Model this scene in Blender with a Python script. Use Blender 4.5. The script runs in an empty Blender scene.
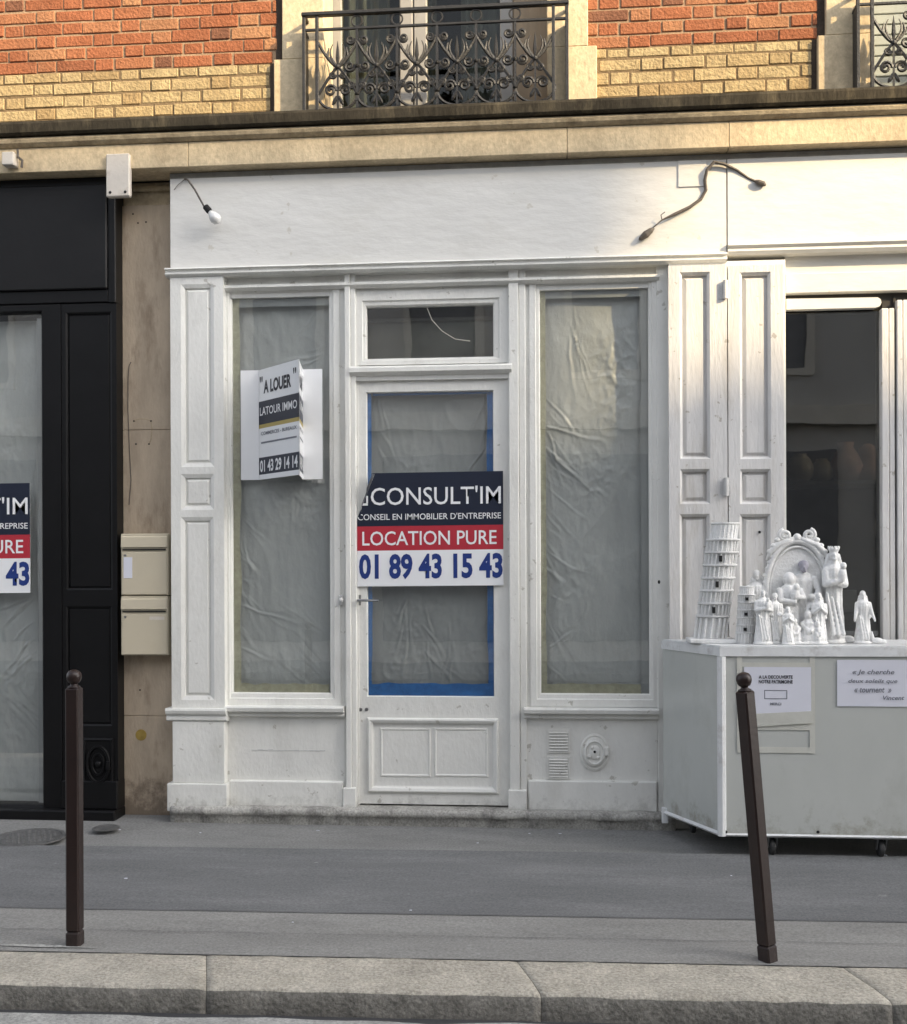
import bpy, bmesh, math, random
from mathutils import Vector, Matrix, noise
random.seed(7)
sc = bpy.context.scene
C = sc.collection
PI = math.pi
R = math.radians

# ------------------------------------------------------------------ camera
F, CX, CY = 1150.0, 453.5, 570.0
DIST, EYE = 6.65, 1.45
PSI, ROLL = math.atan(0.0785e-3 * F), R(0.22)
s_, c_ = math.sin(PSI), math.cos(PSI)
XC = DIST * math.tan(PSI)
cam_d = bpy.data.cameras.new('camera')
cam = bpy.data.objects.new('camera', cam_d)
C.objects.link(cam)
sc.camera = cam
cam_d.sensor_fit = 'HORIZONTAL'
cam_d.sensor_width = 36.0
cam_d.lens = F / 907 * 36.0
cam_d.shift_y = (CY - 512) / 907
cam_d.clip_start, cam_d.clip_end = 0.05, 800
vr, vu, vf = Vector((c_, s_, 0)), Vector((0, 0, 1)), Vector((-s_, c_, 0))
cr = vr * math.cos(ROLL) - vu * math.sin(ROLL)
cu = vu * math.cos(ROLL) + vr * math.sin(ROLL)
m3 = Matrix((cr, cu, -vf)).transposed()
cam.matrix_world = Matrix.Translation((XC, -DIST, EYE)) @ m3.to_4x4()

# ------------------------------------------------------------------ light
SUN_TA, SUN_DROP = 1.60, 0.90           # sideways and downward travel of a shadow per metre of projection
az = math.atan(SUN_TA)
el = math.atan(SUN_DROP * math.cos(az))
w = bpy.data.worlds.new('World')
sc.world = w
w.use_nodes = True
nt = w.node_tree
bg = nt.nodes['Background']
sky = nt.nodes.new('ShaderNodeTexSky')
sky.sky_type = 'NISHITA'
sky.sun_disc = False
sky.sun_elevation = el
tosun = Vector((SUN_TA, -1.0, SUN_DROP)).normalized()
sky.sun_rotation = math.atan2(tosun.x, tosun.y)
sky.dust_density = 3.0
sky.air_density = 0.7
sky.ozone_density = 0.6
hs = nt.nodes.new('ShaderNodeHueSaturation')
hs.inputs['Saturation'].default_value = 0.34          # thin high haze
nt.links.new(sky.outputs[0], hs.inputs['Color'])
nt.links.new(hs.outputs[0], bg.inputs[0])
bg.inputs[1].default_value = 0.15
sd = bpy.data.lights.new('sun', 'SUN')
so = bpy.data.objects.new('sun', sd)
C.objects.link(so)
sd.energy = 2.35
sd.angle = R(1.0)
sd.color = (1.0, 0.77, 0.45)
so.rotation_euler = tosun.to_track_quat('Z', 'Y').to_euler()
so.location = (8, -10, 12)
sc.view_settings.view_transform = 'Standard'
sc.view_settings.look = 'None'
sc.view_settings.exposure = 1.72
sc.view_settings.gamma = 1.0
sc.view_settings.use_curve_mapping = False

# ------------------------------------------------------------------ photo point -> plane
def ray(px, py):
    dx, dy = px - CX, py - CY
    a = dx * math.cos(ROLL) - dy * math.sin(ROLL)
    b = dx * math.sin(ROLL) + dy * math.cos(ROLL)
    u, v = a / F, b / F
    return Vector((-s_ + u * c_, c_ + u * s_, -v))
def U(px, py, Y):
    d = ray(px, py)
    t = (Y + DIST) / d.y
    return Vector((XC + t * d.x, Y, EYE + t * d.z))
def X(px, Y, py=500): return U(px, py, Y).x
def Z(py, Y, px=453.5): return U(px, py, Y).z
def rect(a, b, c, d, Y):
    """photo box -> x0, z0, x1, z1 on the plane y = Y"""
    mx, my = (a + c) / 2, (b + d) / 2
    return (X(a, Y, my), Z(d, Y, mx), X(c, Y, my), Z(b, Y, mx))
SL, G0 = 0.033, 0.03                    # pavement falls towards the kerb
def gz(y): return G0 + SL * min(y, 0.0)
def G(px, py):
    d = ray(px, py)
    t = (EYE - G0 + SL * DIST) / (SL * d.y - d.z)
    return Vector((XC + t * d.x, -DIST + t * d.y, EYE + t * d.z))

# ------------------------------------------------------------------ materials
def nd(t, k, **kw):
    n = t.nodes.new(k)
    for a, b in kw.items(): setattr(n, a, b)
    return n
def mat(name, col, rough=0.6, var=0.15, scale=6.0, bump=0.1, bscale=60.0, spec=0.4, metal=0.0,
        col2=None, stain=None, stain_scale=2.0, stain_amt=0.5, stretch=(1, 1, 1), coat=0.0, attr=None, ramp=None, low=None, grain=None, chip=None):
    m = bpy.data.materials.new(name)
    m.use_nodes = True
    t = m.node_tree
    p = t.nodes['Principled BSDF']
    tc = nd(t, 'ShaderNodeTexCoord')
    mp = nd(t, 'ShaderNodeMapping')
    mp.inputs['Scale'].default_value = stretch
    t.links.new(tc.outputs['Object'], mp.inputs[0])
    n1 = nd(t, 'ShaderNodeTexNoise')
    n1.inputs['Scale'].default_value = scale
    n1.inputs['Detail'].default_value = 6
    n1.inputs['Roughness'].default_value = 0.65
    t.links.new(mp.outputs[0], n1.inputs['Vector'])
    mx = nd(t, 'ShaderNodeMix', data_type='RGBA')
    c = Vector(col)
    d = Vector(col2) if col2 else c * (1 - var)
    e = c if col2 else c * (1 + var * 0.6)
    mx.inputs[6].default_value = (*d, 1)
    mx.inputs[7].default_value = (*[min(v, 0.95) for v in e], 1)
    rr = nd(t, 'ShaderNodeMapRange')
    rr.inputs[1].default_value, rr.inputs[2].default_value = 0.3, 0.7
    t.links.new(n1.outputs[0], rr.inputs[0])
    t.links.new(rr.outputs[0], mx.inputs[0])
    out = mx.outputs[2]
    if attr:
        at = nd(t, 'ShaderNodeAttribute', attribute_name=attr)
        cr_ = nd(t, 'ShaderNodeValToRGB')
        el_ = cr_.color_ramp.elements
        while len(el_) < len(ramp): el_.new(0.5)
        for i, (pos, cc) in enumerate(ramp):
            el_[i].position = pos
            el_[i].color = (*cc, 1)
        t.links.new(at.outputs['Fac'], cr_.inputs[0])
        mm = nd(t, 'ShaderNodeMix', data_type='RGBA', blend_type='MULTIPLY')
        mm.inputs[0].default_value = 1.0
        t.links.new(cr_.outputs[0], mm.inputs[6])
        t.links.new(out, mm.inputs[7])
        out = mm.outputs[2]
    if stain:
        n2 = nd(t, 'ShaderNodeTexNoise')
        n2.inputs['Scale'].default_value = stain_scale
        n2.inputs['Detail'].default_value = 8
        n2.inputs['Roughness'].default_value = 0.7
        t.links.new(mp.outputs[0], n2.inputs['Vector'])
        r2 = nd(t, 'ShaderNodeMapRange')
        r2.inputs[1].default_value, r2.inputs[2].default_value = 0.52, 0.72
        r2.inputs[4].default_value = stain_amt
        t.links.new(n2.outputs[0], r2.inputs[0])
        m2 = nd(t, 'ShaderNodeMix', data_type='RGBA')
        m2.inputs[7].default_value = (*stain, 1)
        t.links.new(r2.outputs[0], m2.inputs[0])
        t.links.new(out, m2.inputs[6])
        out = m2.outputs[2]
    if chip:                                    # flakes and knocks: (scale, threshold, colour, amount)
        nc = nd(t, 'ShaderNodeTexNoise')
        nc.inputs['Scale'].default_value = chip[0]
        nc.inputs['Detail'].default_value = 5
        nc.inputs['Roughness'].default_value = 0.6
        t.links.new(tc.outputs['Object'], nc.inputs['Vector'])
        rc = nd(t, 'ShaderNodeMapRange')
        rc.inputs[1].default_value, rc.inputs[2].default_value = chip[1], chip[1] + 0.025
        rc.inputs[4].default_value = chip[3]
        t.links.new(nc.outputs[0], rc.inputs[0])
        mc = nd(t, 'ShaderNodeMix', data_type='RGBA')
        mc.inputs[7].default_value = (*chip[2], 1)
        t.links.new(rc.outputs[0], mc.inputs[0])
        t.links.new(out, mc.inputs[6])
        out = mc.outputs[2]
    if low:                                     # splash dirt that has built up near the ground: (height, colour, amount)
        geo = nd(t, 'ShaderNodeNewGeometry')
        sx = nd(t, 'ShaderNodeSeparateXYZ')
        t.links.new(geo.outputs['Position'], sx.inputs[0])
        n3 = nd(t, 'ShaderNodeTexNoise')
        n3.inputs['Scale'].default_value = 9
        n3.inputs['Detail'].default_value = 8
        n3.inputs['Roughness'].default_value = 0.75
        t.links.new(geo.outputs['Position'], n3.inputs['Vector'])
        ma = nd(t, 'ShaderNodeMath', operation='MULTIPLY_ADD')
        t.links.new(n3.outputs[0], ma.inputs[0])
        ma.inputs[1].default_value = -low[0] * 2.2
        t.links.new(sx.outputs['Z'], ma.inputs[2])
        r3 = nd(t, 'ShaderNodeMapRange')
        r3.inputs[1].default_value = -low[0] * 0.9
        r3.inputs[2].default_value = -low[0] * 1.4 + 0.0
        r3.inputs[1].default_value, r3.inputs[2].default_value = -low[0] * 0.55, -low[0] * 0.95
        r3.inputs[3].default_value, r3.inputs[4].default_value = 0.0, low[2]
        t.links.new(ma.outputs[0], r3.inputs[0])
        m3_ = nd(t, 'ShaderNodeMix', data_type='RGBA')
        m3_.inputs[7].default_value = (*low[1], 1)
        t.links.new(r3.outputs[0], m3_.inputs[0])
        t.links.new(out, m3_.inputs[6])
        out = m3_.outputs[2]
    if grain:                                   # (scale, strength): aggregate in asphalt and stone
        ng = nd(t, 'ShaderNodeTexNoise')
        ng.inputs['Scale'].default_value = grain[0]
        ng.inputs['Detail'].default_value = 3
        ng.inputs['Roughness'].default_value = 0.7
        t.links.new(tc.outputs['Object'], ng.inputs['Vector'])
        rg_ = nd(t, 'ShaderNodeMapRange')
        rg_.inputs[1].default_value, rg_.inputs[2].default_value = 0.3, 0.7
        rg_.inputs[3].default_value, rg_.inputs[4].default_value = 1 - grain[1], 1 + grain[1]
        t.links.new(ng.outputs[0], rg_.inputs[0])
        mg = nd(t, 'ShaderNodeMix', data_type='RGBA', blend_type='MULTIPLY')
        mg.inputs[0].default_value = 1.0
        t.links.new(out, mg.inputs[6]); t.links.new(rg_.outputs[0], mg.inputs[7])
        out = mg.outputs[2]
    t.links.new(out, p.inputs['Base Color'])
    p.inputs['Roughness'].default_value = rough
    p.inputs['Metallic'].default_value = metal
    p.inputs['Specular IOR Level'].default_value = spec
    p.inputs['Coat Weight'].default_value = coat
    if bump:
        nb = nd(t, 'ShaderNodeTexNoise')
        nb.inputs['Scale'].default_value = bscale
        nb.inputs['Detail'].default_value = 5
        t.links.new(mp.outputs[0], nb.inputs['Vector'])
        bp = nd(t, 'ShaderNodeBump')
        bp.inputs['Strength'].default_value = bump
        bp.inputs['Distance'].default_value = 0.01
        t.links.new(nb.outputs[0], bp.inputs['Height'])
        t.links.new(bp.outputs[0], p.inputs['Normal'])
    return m
def glass_mat(name, tint=(0.96, 0.97, 0.96), gain=1.0, ior=1.5, wob=0.007):
    m = bpy.data.materials.new(name)
    m.use_nodes = True
    t = m.node_tree
    for n in list(t.nodes):
        if n.type == 'BSDF_PRINCIPLED': t.nodes.remove(n)
    o = [n for n in t.nodes if n.type == 'OUTPUT_MATERIAL'][0]
    tr = nd(t, 'ShaderNodeBsdfTransparent')
    tr.inputs[0].default_value = (*tint, 1)
    gl = nd(t, 'ShaderNodeBsdfGlossy')
    gl.inputs['Roughness'].default_value = 0.01
    gl.inputs[0].default_value = (1, 1, 1, 1)
    ge = nd(t, 'ShaderNodeNewGeometry')
    dt = nd(t, 'ShaderNodeVectorMath', operation='DOT_PRODUCT')
    t.links.new(ge.outputs['Normal'], dt.inputs[0]); t.links.new(ge.outputs['Incoming'], dt.inputs[1])
    ab = nd(t, 'ShaderNodeMath', operation='ABSOLUTE'); t.links.new(dt.outputs['Value'], ab.inputs[0])
    om = nd(t, 'ShaderNodeMath', operation='SUBTRACT'); om.inputs[0].default_value = 1.0; t.links.new(ab.outputs[0], om.inputs[1])
    pw = nd(t, 'ShaderNodeMath', operation='POWER'); t.links.new(om.outputs[0], pw.inputs[0]); pw.inputs[1].default_value = 5.0
    f0 = 0.04 * gain
    mu = nd(t, 'ShaderNodeMath', operation='MULTIPLY_ADD'); t.links.new(pw.outputs[0], mu.inputs[0]); mu.inputs[1].default_value = 1 - f0; mu.inputs[2].default_value = f0
    tc = nd(t, 'ShaderNodeTexCoord')
    nb = nd(t, 'ShaderNodeTexNoise')
    nb.inputs['Scale'].default_value = 2.5
    t.links.new(tc.outputs['Object'], nb.inputs['Vector'])
    bp = nd(t, 'ShaderNodeBump')
    bp.inputs['Strength'].default_value = wob
    bp.inputs['Distance'].default_value = 0.1
    t.links.new(nb.outputs[0], bp.inputs['Height'])
    t.links.new(bp.outputs[0], gl.inputs['Normal'])
    ms = nd(t, 'ShaderNodeMixShader')
    t.links.new(mu.outputs[0], ms.inputs[0])
    t.links.new(tr.outputs[0], ms.inputs[1])
    t.links.new(gl.outputs[0], ms.inputs[2])
    t.links.new(ms.outputs[0], o.inputs[0])
    return m

M = {}
M['paint'] = mat('white_paint', (0.75, 0.745, 0.705), 0.42, 0.07, 3, 0.3, 34, 0.4, stain=(0.46, 0.44, 0.39), stain_scale=3.4, stain_amt=0.28, stretch=(1.6, 1, 0.8),
                 low=(0.25, (0.30, 0.29, 0.26), 0.5), chip=(13, 0.665, (0.40, 0.38, 0.33), 0.7))
M['board'] = mat('board_paint', (0.69, 0.68, 0.645), 0.5, 0.08, 2.2, 0.35, 14, 0.35, stain=(0.54, 0.52, 0.46), stain_scale=2.0, stain_amt=0.5, stretch=(0.6, 1, 1.5), chip=(9, 0.67, (0.50, 0.47, 0.40), 0.6))
M['shutter'] = mat('shutter_paint', (0.66, 0.65, 0.635), 0.5, 0.10, 9, 0.35, 30, 0.35, stain=(0.36, 0.33, 0.28), stain_scale=4.5, stain_amt=0.6, stretch=(2.2, 1, 0.45), chip=(16, 0.655, (0.33, 0.30, 0.25), 0.7))
M['black'] = mat('black_paint', (0.006, 0.006, 0.0065), 0.42, 0.25, 5, 0.05, 50, 0.22)
M['fascia'] = mat('black_fascia', (0.011, 0.011, 0.0115), 0.5, 0.2, 3, 0.05, 50, 0.22)
M['pier'] = mat('pier_stone', (0.46, 0.375, 0.28), 0.8, 0.2, 4, 0.4, 40, 0.2, stain=(0.14, 0.095, 0.06), stain_scale=3.4, stain_amt=0.6, stretch=(2.2, 1, 0.7),
                low=(0.4, (0.13, 0.10, 0.075), 0.7))
M['stone'] = mat('cream_stone', (0.60, 0.49, 0.325), 0.85, 0.18, 5, 0.4, 45, 0.15, stain=(0.22, 0.16, 0.10), stain_scale=3.2, stain_amt=0.45, stretch=(1, 1, 0.6), grain=(35, 0.15))
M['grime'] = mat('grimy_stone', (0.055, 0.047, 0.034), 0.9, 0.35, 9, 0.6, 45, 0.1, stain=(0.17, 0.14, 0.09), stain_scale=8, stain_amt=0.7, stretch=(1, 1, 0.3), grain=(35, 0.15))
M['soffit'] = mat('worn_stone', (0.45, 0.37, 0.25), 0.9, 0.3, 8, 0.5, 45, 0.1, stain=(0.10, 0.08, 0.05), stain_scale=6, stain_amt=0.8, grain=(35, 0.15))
M['mortar_r'] = mat('mortar', (0.36, 0.25, 0.16), 0.95, 0.2, 20, 0.5, 90, 0.1)
M['mortar_c'] = mat('dark_mortar', (0.20, 0.145, 0.085), 0.95, 0.25, 20, 0.5, 90, 0.1)
M['red'] = mat('red_brick', (0.95, 0.95, 0.95), 0.85, 0.35, 14, 0.9, 60, 0.15, attr='tone', stain=(0.16, 0.085, 0.05), stain_scale=3.5, stain_amt=0.5,
               ramp=[(0, (0.22, 0.11, 0.07)), (0.25, (0.33, 0.12, 0.06)), (0.65, (0.42, 0.155, 0.075)), (1, (0.48, 0.245, 0.125))])
M['cream'] = mat('cream_brick', (0.95, 0.95, 0.95), 0.85, 0.32, 14, 1.0, 50, 0.15, attr='tone', stain=(0.24, 0.16, 0.08), stain_scale=4, stain_amt=0.6,
                 ramp=[(0, (0.40, 0.28, 0.14)), (0.4, (0.48, 0.36, 0.19)), (1, (0.54, 0.42, 0.23))])
M['joint'] = mat('jamb_shadow_strip', (0.05, 0.036, 0.026), 0.9, 0.4, 12, 0.5)  # dark brown for the painted shadow beside the window jambs
M['zinc'] = mat('zinc_flashing', (0.30, 0.295, 0.27), 0.5, 0.25, 12, 0.2, 30, 0.4)
M['iron'] = mat('wrought_iron', (0.018, 0.0175, 0.017), 0.5, 0.3, 20, 0.3, 90, 0.5)
M['hinge'] = mat('hinge_paint', (0.55, 0.55, 0.54), 0.45, 0.2, 20, 0.3, 90, 0.5)
M['steel'] = mat('worn_steel', (0.30, 0.30, 0.30), 0.35, 0.3, 20, 0.1, 90, 0.5, metal=0.8)
M['sheet'] = mat('plastic_sheet', (0.44, 0.457, 0.438), 0.28, 0.10, 4, 0.45, 30, 0.6, stretch=(1, 1, 0.6))
M['sheet2'] = mat('grey_sheet', (0.32, 0.335, 0.325), 0.30, 0.10, 4, 0.25, 22, 0.5, stretch=(1, 1, 0.6))
M['btape'] = mat('blue_tape', (0.025, 0.145, 0.40), 0.55, 0.25, 25, 0.2, 60)
M['ytape'] = mat('cream_tape', (0.42, 0.41, 0.29), 0.6, 0.25, 25, 0.2, 60)
M['glass'] = glass_mat('window_glass', (0.965, 0.97, 0.968), 2.3)
M['uglass'] = glass_mat('upper_glass', (0.75, 0.77, 0.74), 0.4)
M['dglass'] = glass_mat('shop_glass', (0.50, 0.51, 0.49), 3.0)
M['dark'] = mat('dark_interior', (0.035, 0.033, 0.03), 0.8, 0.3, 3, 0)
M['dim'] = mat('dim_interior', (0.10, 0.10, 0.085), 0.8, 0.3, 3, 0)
M['navy'] = mat('navy_print', (0.012, 0.017, 0.035), 0.4, 0.15, 4, 0.05, 20, 0.4)
M['redp'] = mat('red_print', (0.42, 0.028, 0.045), 0.4, 0.08, 4, 0.05, 20, 0.4)
M['whitep'] = mat('white_print', (0.78, 0.79, 0.80), 0.4, 0.03, 4, 0.05, 20, 0.4)
M['bluep'] = mat('blue_print', (0.016, 0.04, 0.19), 0.4, 0.08, 4, 0)
M['blackp'] = mat('black_print', (0.02, 0.02, 0.03), 0.5, 0.08, 4, 0)
M['goldp'] = mat('gold_print', (0.42, 0.33, 0.10), 0.5, 0.1, 4, 0)
M['greyp'] = mat('grey_print', (0.16, 0.17, 0.20), 0.5, 0.1, 4, 0)
M['paper'] = mat('paper', (0.66, 0.67, 0.74), 0.7, 0.04, 4, 0.1, 12, 0.2)
M['sleeve'] = mat('plastic_sleeve', (0.55, 0.55, 0.50), 0.3, 0.08, 10, 0.3, 14, 0.5)
M['mail'] = mat('beige_enamel', (0.55, 0.49, 0.37), 0.4, 0.05, 4, 0.05, 30, 0.4, stain=(0.36, 0.30, 0.20), stain_scale=4, stain_amt=0.2)
M['asphalt'] = mat('pavement_asphalt', (0.235, 0.235, 0.228), 0.85, 0.22, 1.6, 0.45, 260, 0.25, stain=(0.155, 0.156, 0.153), stain_scale=1.2, stain_amt=0.6, stretch=(0.5, 1.6, 1), grain=(85, 0.24), chip=(5.5, 0.70, (0.32, 0.32, 0.31), 0.55))
M['asphalt_d'] = mat('dark_asphalt', (0.172, 0.176, 0.178), 0.85, 0.2, 2, 0.45, 260, 0.25, stain=(0.225, 0.225, 0.22), stain_scale=2.0, stain_amt=0.5, stretch=(0.4, 1.8, 1), grain=(85, 0.24), chip=(5.5, 0.70, (0.32, 0.32, 0.31), 0.55))
M['asphalt_l'] = mat('smooth_asphalt', (0.275, 0.272, 0.258), 0.85, 0.18, 2, 0.35, 300, 0.25, stain=(0.19, 0.188, 0.18), stain_scale=1.6, stain_amt=0.7, stretch=(0.4, 1.8, 1), grain=(85, 0.24), chip=(5.5, 0.70, (0.32, 0.32, 0.31), 0.55))
M['seam'] = mat('tar_seam', (0.10, 0.10, 0.10), 0.8, 0.3, 10, 0.2)
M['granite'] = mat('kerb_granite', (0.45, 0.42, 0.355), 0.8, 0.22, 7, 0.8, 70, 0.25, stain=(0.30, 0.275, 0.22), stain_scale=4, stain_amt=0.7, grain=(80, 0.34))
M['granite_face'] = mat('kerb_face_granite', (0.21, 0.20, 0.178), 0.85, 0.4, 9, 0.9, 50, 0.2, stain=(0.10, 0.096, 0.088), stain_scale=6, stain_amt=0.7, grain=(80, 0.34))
M['gutter'] = mat('gutter_concrete', (0.40, 0.40, 0.38), 0.85, 0.25, 6, 0.4, 80, 0.2, stain=(0.2, 0.2, 0.19), stain_scale=5, stain_amt=0.5, grain=(80, 0.34))
M['road'] = mat('road_asphalt', (0.07, 0.07, 0.072), 0.9, 0.2, 3, 0.4, 200, 0.2)
M['step'] = mat('step_stone', (0.40, 0.39, 0.36), 0.85, 0.25, 7, 0.6, 50, 0.2, stain=(0.09, 0.087, 0.08), stain_scale=6, stain_amt=0.9, stretch=(1, 1, 0.5), grain=(80, 0.34))
M['castiron'] = mat('cast_iron', (0.11, 0.11, 0.108), 0.5, 0.4, 30, 0.5, 90, 0.5)
M['bollard'] = mat('brown_bollard_paint', (0.022, 0.012, 0.010), 0.38, 0.25, 9, 0.1, 60, 0.45)
M['bollard_base'] = mat('worn_bollard_base', (0.034, 0.024, 0.022), 0.55, 0.3, 20, 0.3, 60, 0.3)
M['cart'] = mat('cart_laminate', (0.50, 0.515, 0.49), 0.22, 0.06, 2, 0.08, 6, 0.6, stain=(0.37, 0.37, 0.34), stain_scale=2.2, stain_amt=0.55, stretch=(1, 1, 0.6), low=(0.35, (0.25, 0.23, 0.18), 0.6))
M['carttrim'] = mat('cart_trim', (0.72, 0.73, 0.73), 0.4, 0.08, 8, 0.2, 30, 0.4, stain=(0.20, 0.15, 0.11), stain_scale=9, stain_amt=0.45)
M['plaster'] = mat('white_plaster', (0.80, 0.80, 0.785), 0.5, 0.10, 24, 0.4, 75, 0.4, stain=(0.55, 0.53, 0.48), stain_scale=14, stain_amt=0.5)
M['greyplaster'] = mat('grey_plaster', (0.36, 0.35, 0.40), 0.65, 0.15, 30, 0.25, 60, 0.3)
M['hole'] = mat('black_opening', (0.012, 0.012, 0.012), 0.8, 0.1, 5, 0)
M['rubber'] = mat('castor_rubber', (0.03, 0.03, 0.03), 0.6, 0.3, 12, 0.1)
M['pvc'] = mat('aged_white_plastic', (0.62, 0.57, 0.50), 0.5, 0.08, 12, 0.1, 60, 0.4, stain=(0.33, 0.25, 0.17), stain_scale=14, stain_amt=0.4)
M['cable'] = mat('cable_sheath', (0.11, 0.095, 0.08), 0.6, 0.3, 40, 0.1)
M['bulb'] = mat('bulb_glass', (0.72, 0.72, 0.70), 0.12, 0.03, 5, 0, spec=0.7, coat=0.5)
M['wood'] = mat('tan_wood', (0.34, 0.26, 0.17), 0.6, 0.2, 6, 0.1, 40, stretch=(4, 1, 0.5))
M['wframe'] = mat('upper_window_paint', (0.30, 0.29, 0.27), 0.5, 0.1, 6, 0.1, 40)
M['curtain'] = mat('grey_curtain', (0.12, 0.122, 0.11), 0.8, 0.15, 5, 0.1, 20, stretch=(5, 1, 0.5))
M['greenshutter'] = mat('grey_green_shutter', (0.30, 0.33, 0.31), 0.6, 0.12, 6, 0.1, 40)
M['oppwall'] = mat('opposite_wall', (0.55, 0.53, 0.49), 0.85, 0.12, 1.2, 0.1)
M['opptrim'] = mat('opposite_trim', (0.66, 0.62, 0.54), 0.8, 0.1, 2, 0.1)
M['oppshop'] = mat('opposite_shop', (0.22, 0.22, 0.22), 0.6, 0.2, 2, 0)
M['pot2'] = mat('rosy_glaze', (0.30, 0.15, 0.11), 0.5, 0.4, 12, 0.1)
M['pot'] = mat('souvenir_glaze', (0.30, 0.25, 0.19), 0.4, 0.3, 8, 0.1)
M['yellow'] = mat('yellow_sticker', (0.36, 0.25, 0.06), 0.7, 0.3, 18, 0.1)
M['peel'] = mat('filler', (0.60, 0.60, 0.58), 0.7, 0.15, 30, 0.3)

# ------------------------------------------------------------------ object helpers
def rootloc(p):
    while p.parent: p = p.parent
    return p.location
def link(name, me, parent=None):
    o = bpy.data.objects.new(name, me)
    C.objects.link(o)
    if parent:
        o.parent = parent
        o.location = (0, 0, 0)
        if me is not None:
            me.transform(Matrix.Translation(-Vector(rootloc(parent))))
    return o
class MB:
    def __init__(self): self.bm = bmesh.new(); self.mi = 0
    def face(self, vs):
        try:
            f = self.bm.faces.new(vs)
            f.material_index = self.mi
            return f
        except ValueError: return None
    def box(self, x0, y0, z0, x1, y1, z1, bev=0.0):
        x0, x1 = min(x0, x1), max(x0, x1); y0, y1 = min(y0, y1), max(y0, y1); z0, z1 = min(z0, z1), max(z0, z1)
        v = [self.bm.verts.new(p) for p in ((x0, y0, z0), (x1, y0, z0), (x1, y1, z0), (x0, y1, z0), (x0, y0, z1), (x1, y0, z1), (x1, y1, z1), (x0, y1, z1))]
        fs = [self.face([v[i] for i in q]) for q in ((0, 3, 2, 1), (4, 5, 6, 7), (0, 1, 5, 4), (1, 2, 6, 5), (2, 3, 7, 6), (3, 0, 4, 7))]
        if bev:
            es = list({e for f in fs for e in f.edges})
            r = bmesh.ops.bevel(self.bm, geom=es, offset=bev, segments=1, affect='EDGES', profile=0.5)
            for f in r['faces']: f.material_index = self.mi
        return self
    def ring(self, r, prof, cap=True, back=None):
        """nested mitred rectangles: prof = [(inset, y), ...]; cap closes the last one"""
        x0, z0, x1, z1 = r
        rows = []
        for i, y in prof:
            ii = i if isinstance(i, tuple) else (i, i, i, i)      # left, bottom, right, top
            rows.append([self.bm.verts.new(p) for p in ((x0 + ii[0], y, z0 + ii[1]), (x1 - ii[2], y, z0 + ii[1]), (x1 - ii[2], y, z1 - ii[3]), (x0 + ii[0], y, z1 - ii[3]))])
        for a, b in zip(rows, rows[1:]):
            for k in range(4):
                self.face((a[k], a[(k + 1) % 4], b[(k + 1) % 4], b[k]))
        if cap: self.face(rows[-1])
        return self
    def quad(self, *ps):
        self.face([self.bm.verts.new(p) for p in ps]); return self
    def prism(self, poly, axis, a, b):
        """poly of 2-D points extruded from a to b along axis ('x': (y,z), 'y': (x,z), 'z': (x,y))"""
        def P(q, t): return {'x': (t, q[0], q[1]), 'y': (q[0], t, q[1]), 'z': (q[0], q[1], t)}[axis]
        A = [self.bm.verts.new(P(q, a)) for q in poly]
        B = [self.bm.verts.new(P(q, b)) for q in poly]
        n = len(poly)
        for i in range(n): self.face((A[i], A[(i + 1) % n], B[(i + 1) % n], B[i]))
        self.face(list(reversed(A))); self.face(B)
        return self
    def tube(self, pts, r, n=6, closed=False):
        pts = [Vector(p) for p in pts]
        rows = []
        m = len(pts)
        rad = r if isinstance(r, (list, tuple)) else [r] * m
        for i, p in enumerate(pts):
            if closed: d = pts[(i + 1) % m] - pts[i - 1]
            else: d = pts[min(i + 1, m - 1)] - pts[max(i - 1, 0)]
            d.normalize()
            a = Vector((0, 1, 0)) if abs(d.y) < 0.9 else Vector((1, 0, 0))
            u = d.cross(a).normalized(); v = d.cross(u).normalized()
            rows.append([self.bm.verts.new(p + (u * math.cos(2 * PI * k / n) + v * math.sin(2 * PI * k / n)) * rad[i]) for k in range(n)])
        for i in range(m if closed else m - 1):
            a, b = rows[i], rows[(i + 1) % m]
            for k in range(n): self.face((a[k], a[(k + 1) % n], b[(k + 1) % n], b[k]))
        if not closed: self.face(rows[0]); self.face(rows[-1])
        return self
    def lathe(self, c, prof, n=20, M4=None, mod=None):
        rows = []
        for (r, z) in prof:
            row = []
            for k in range(n):
                a = 2 * PI * k / n
                rr = r * (mod(a, z) if mod else 1)
                p = Vector((rr * math.cos(a), rr * math.sin(a), z))
                if M4: p = M4 @ p
                row.append(self.bm.verts.new(p + Vector(c)))
            rows.append(row)
        for a, b in zip(rows, rows[1:]):
            for k in range(n): self.face((a[k], a[(k + 1) % n], b[(k + 1) % n], b[k]))
        self.face(list(reversed(rows[0]))); self.face(rows[-1])
        return self
    def ell(self, c, r, rot=None, n=12):
        r = r if isinstance(r, (tuple, list)) else (r, r, r)
        Mx = Matrix.Translation(c) @ (rot.to_4x4() if rot else Matrix()) @ Matrix.Diagonal((*r, 1))
        g = bmesh.ops.create_uvsphere(self.bm, u_segments=n, v_segments=max(6, n * 2 // 3), radius=1, matrix=Mx)
        for v in g['verts']:
            for f in v.link_faces: f.material_index = self.mi
        return self
    def build(self, name, mats, parent=None, smooth=False):
        bmesh.ops.recalc_face_normals(self.bm, faces=self.bm.faces)
        me = bpy.data.meshes.new(name)
        self.bm.to_mesh(me); self.bm.free()
        for m in (mats if isinstance(mats, (list, tuple)) else [mats]): me.materials.append(m)
        if smooth:
            for p in me.polygons: p.use_smooth = True
        return link(name, me, parent)
def tag(o, label, cat, group=None):
    o['label'] = label; o['category'] = cat
    if group: o['group'] = group
    return o
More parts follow.
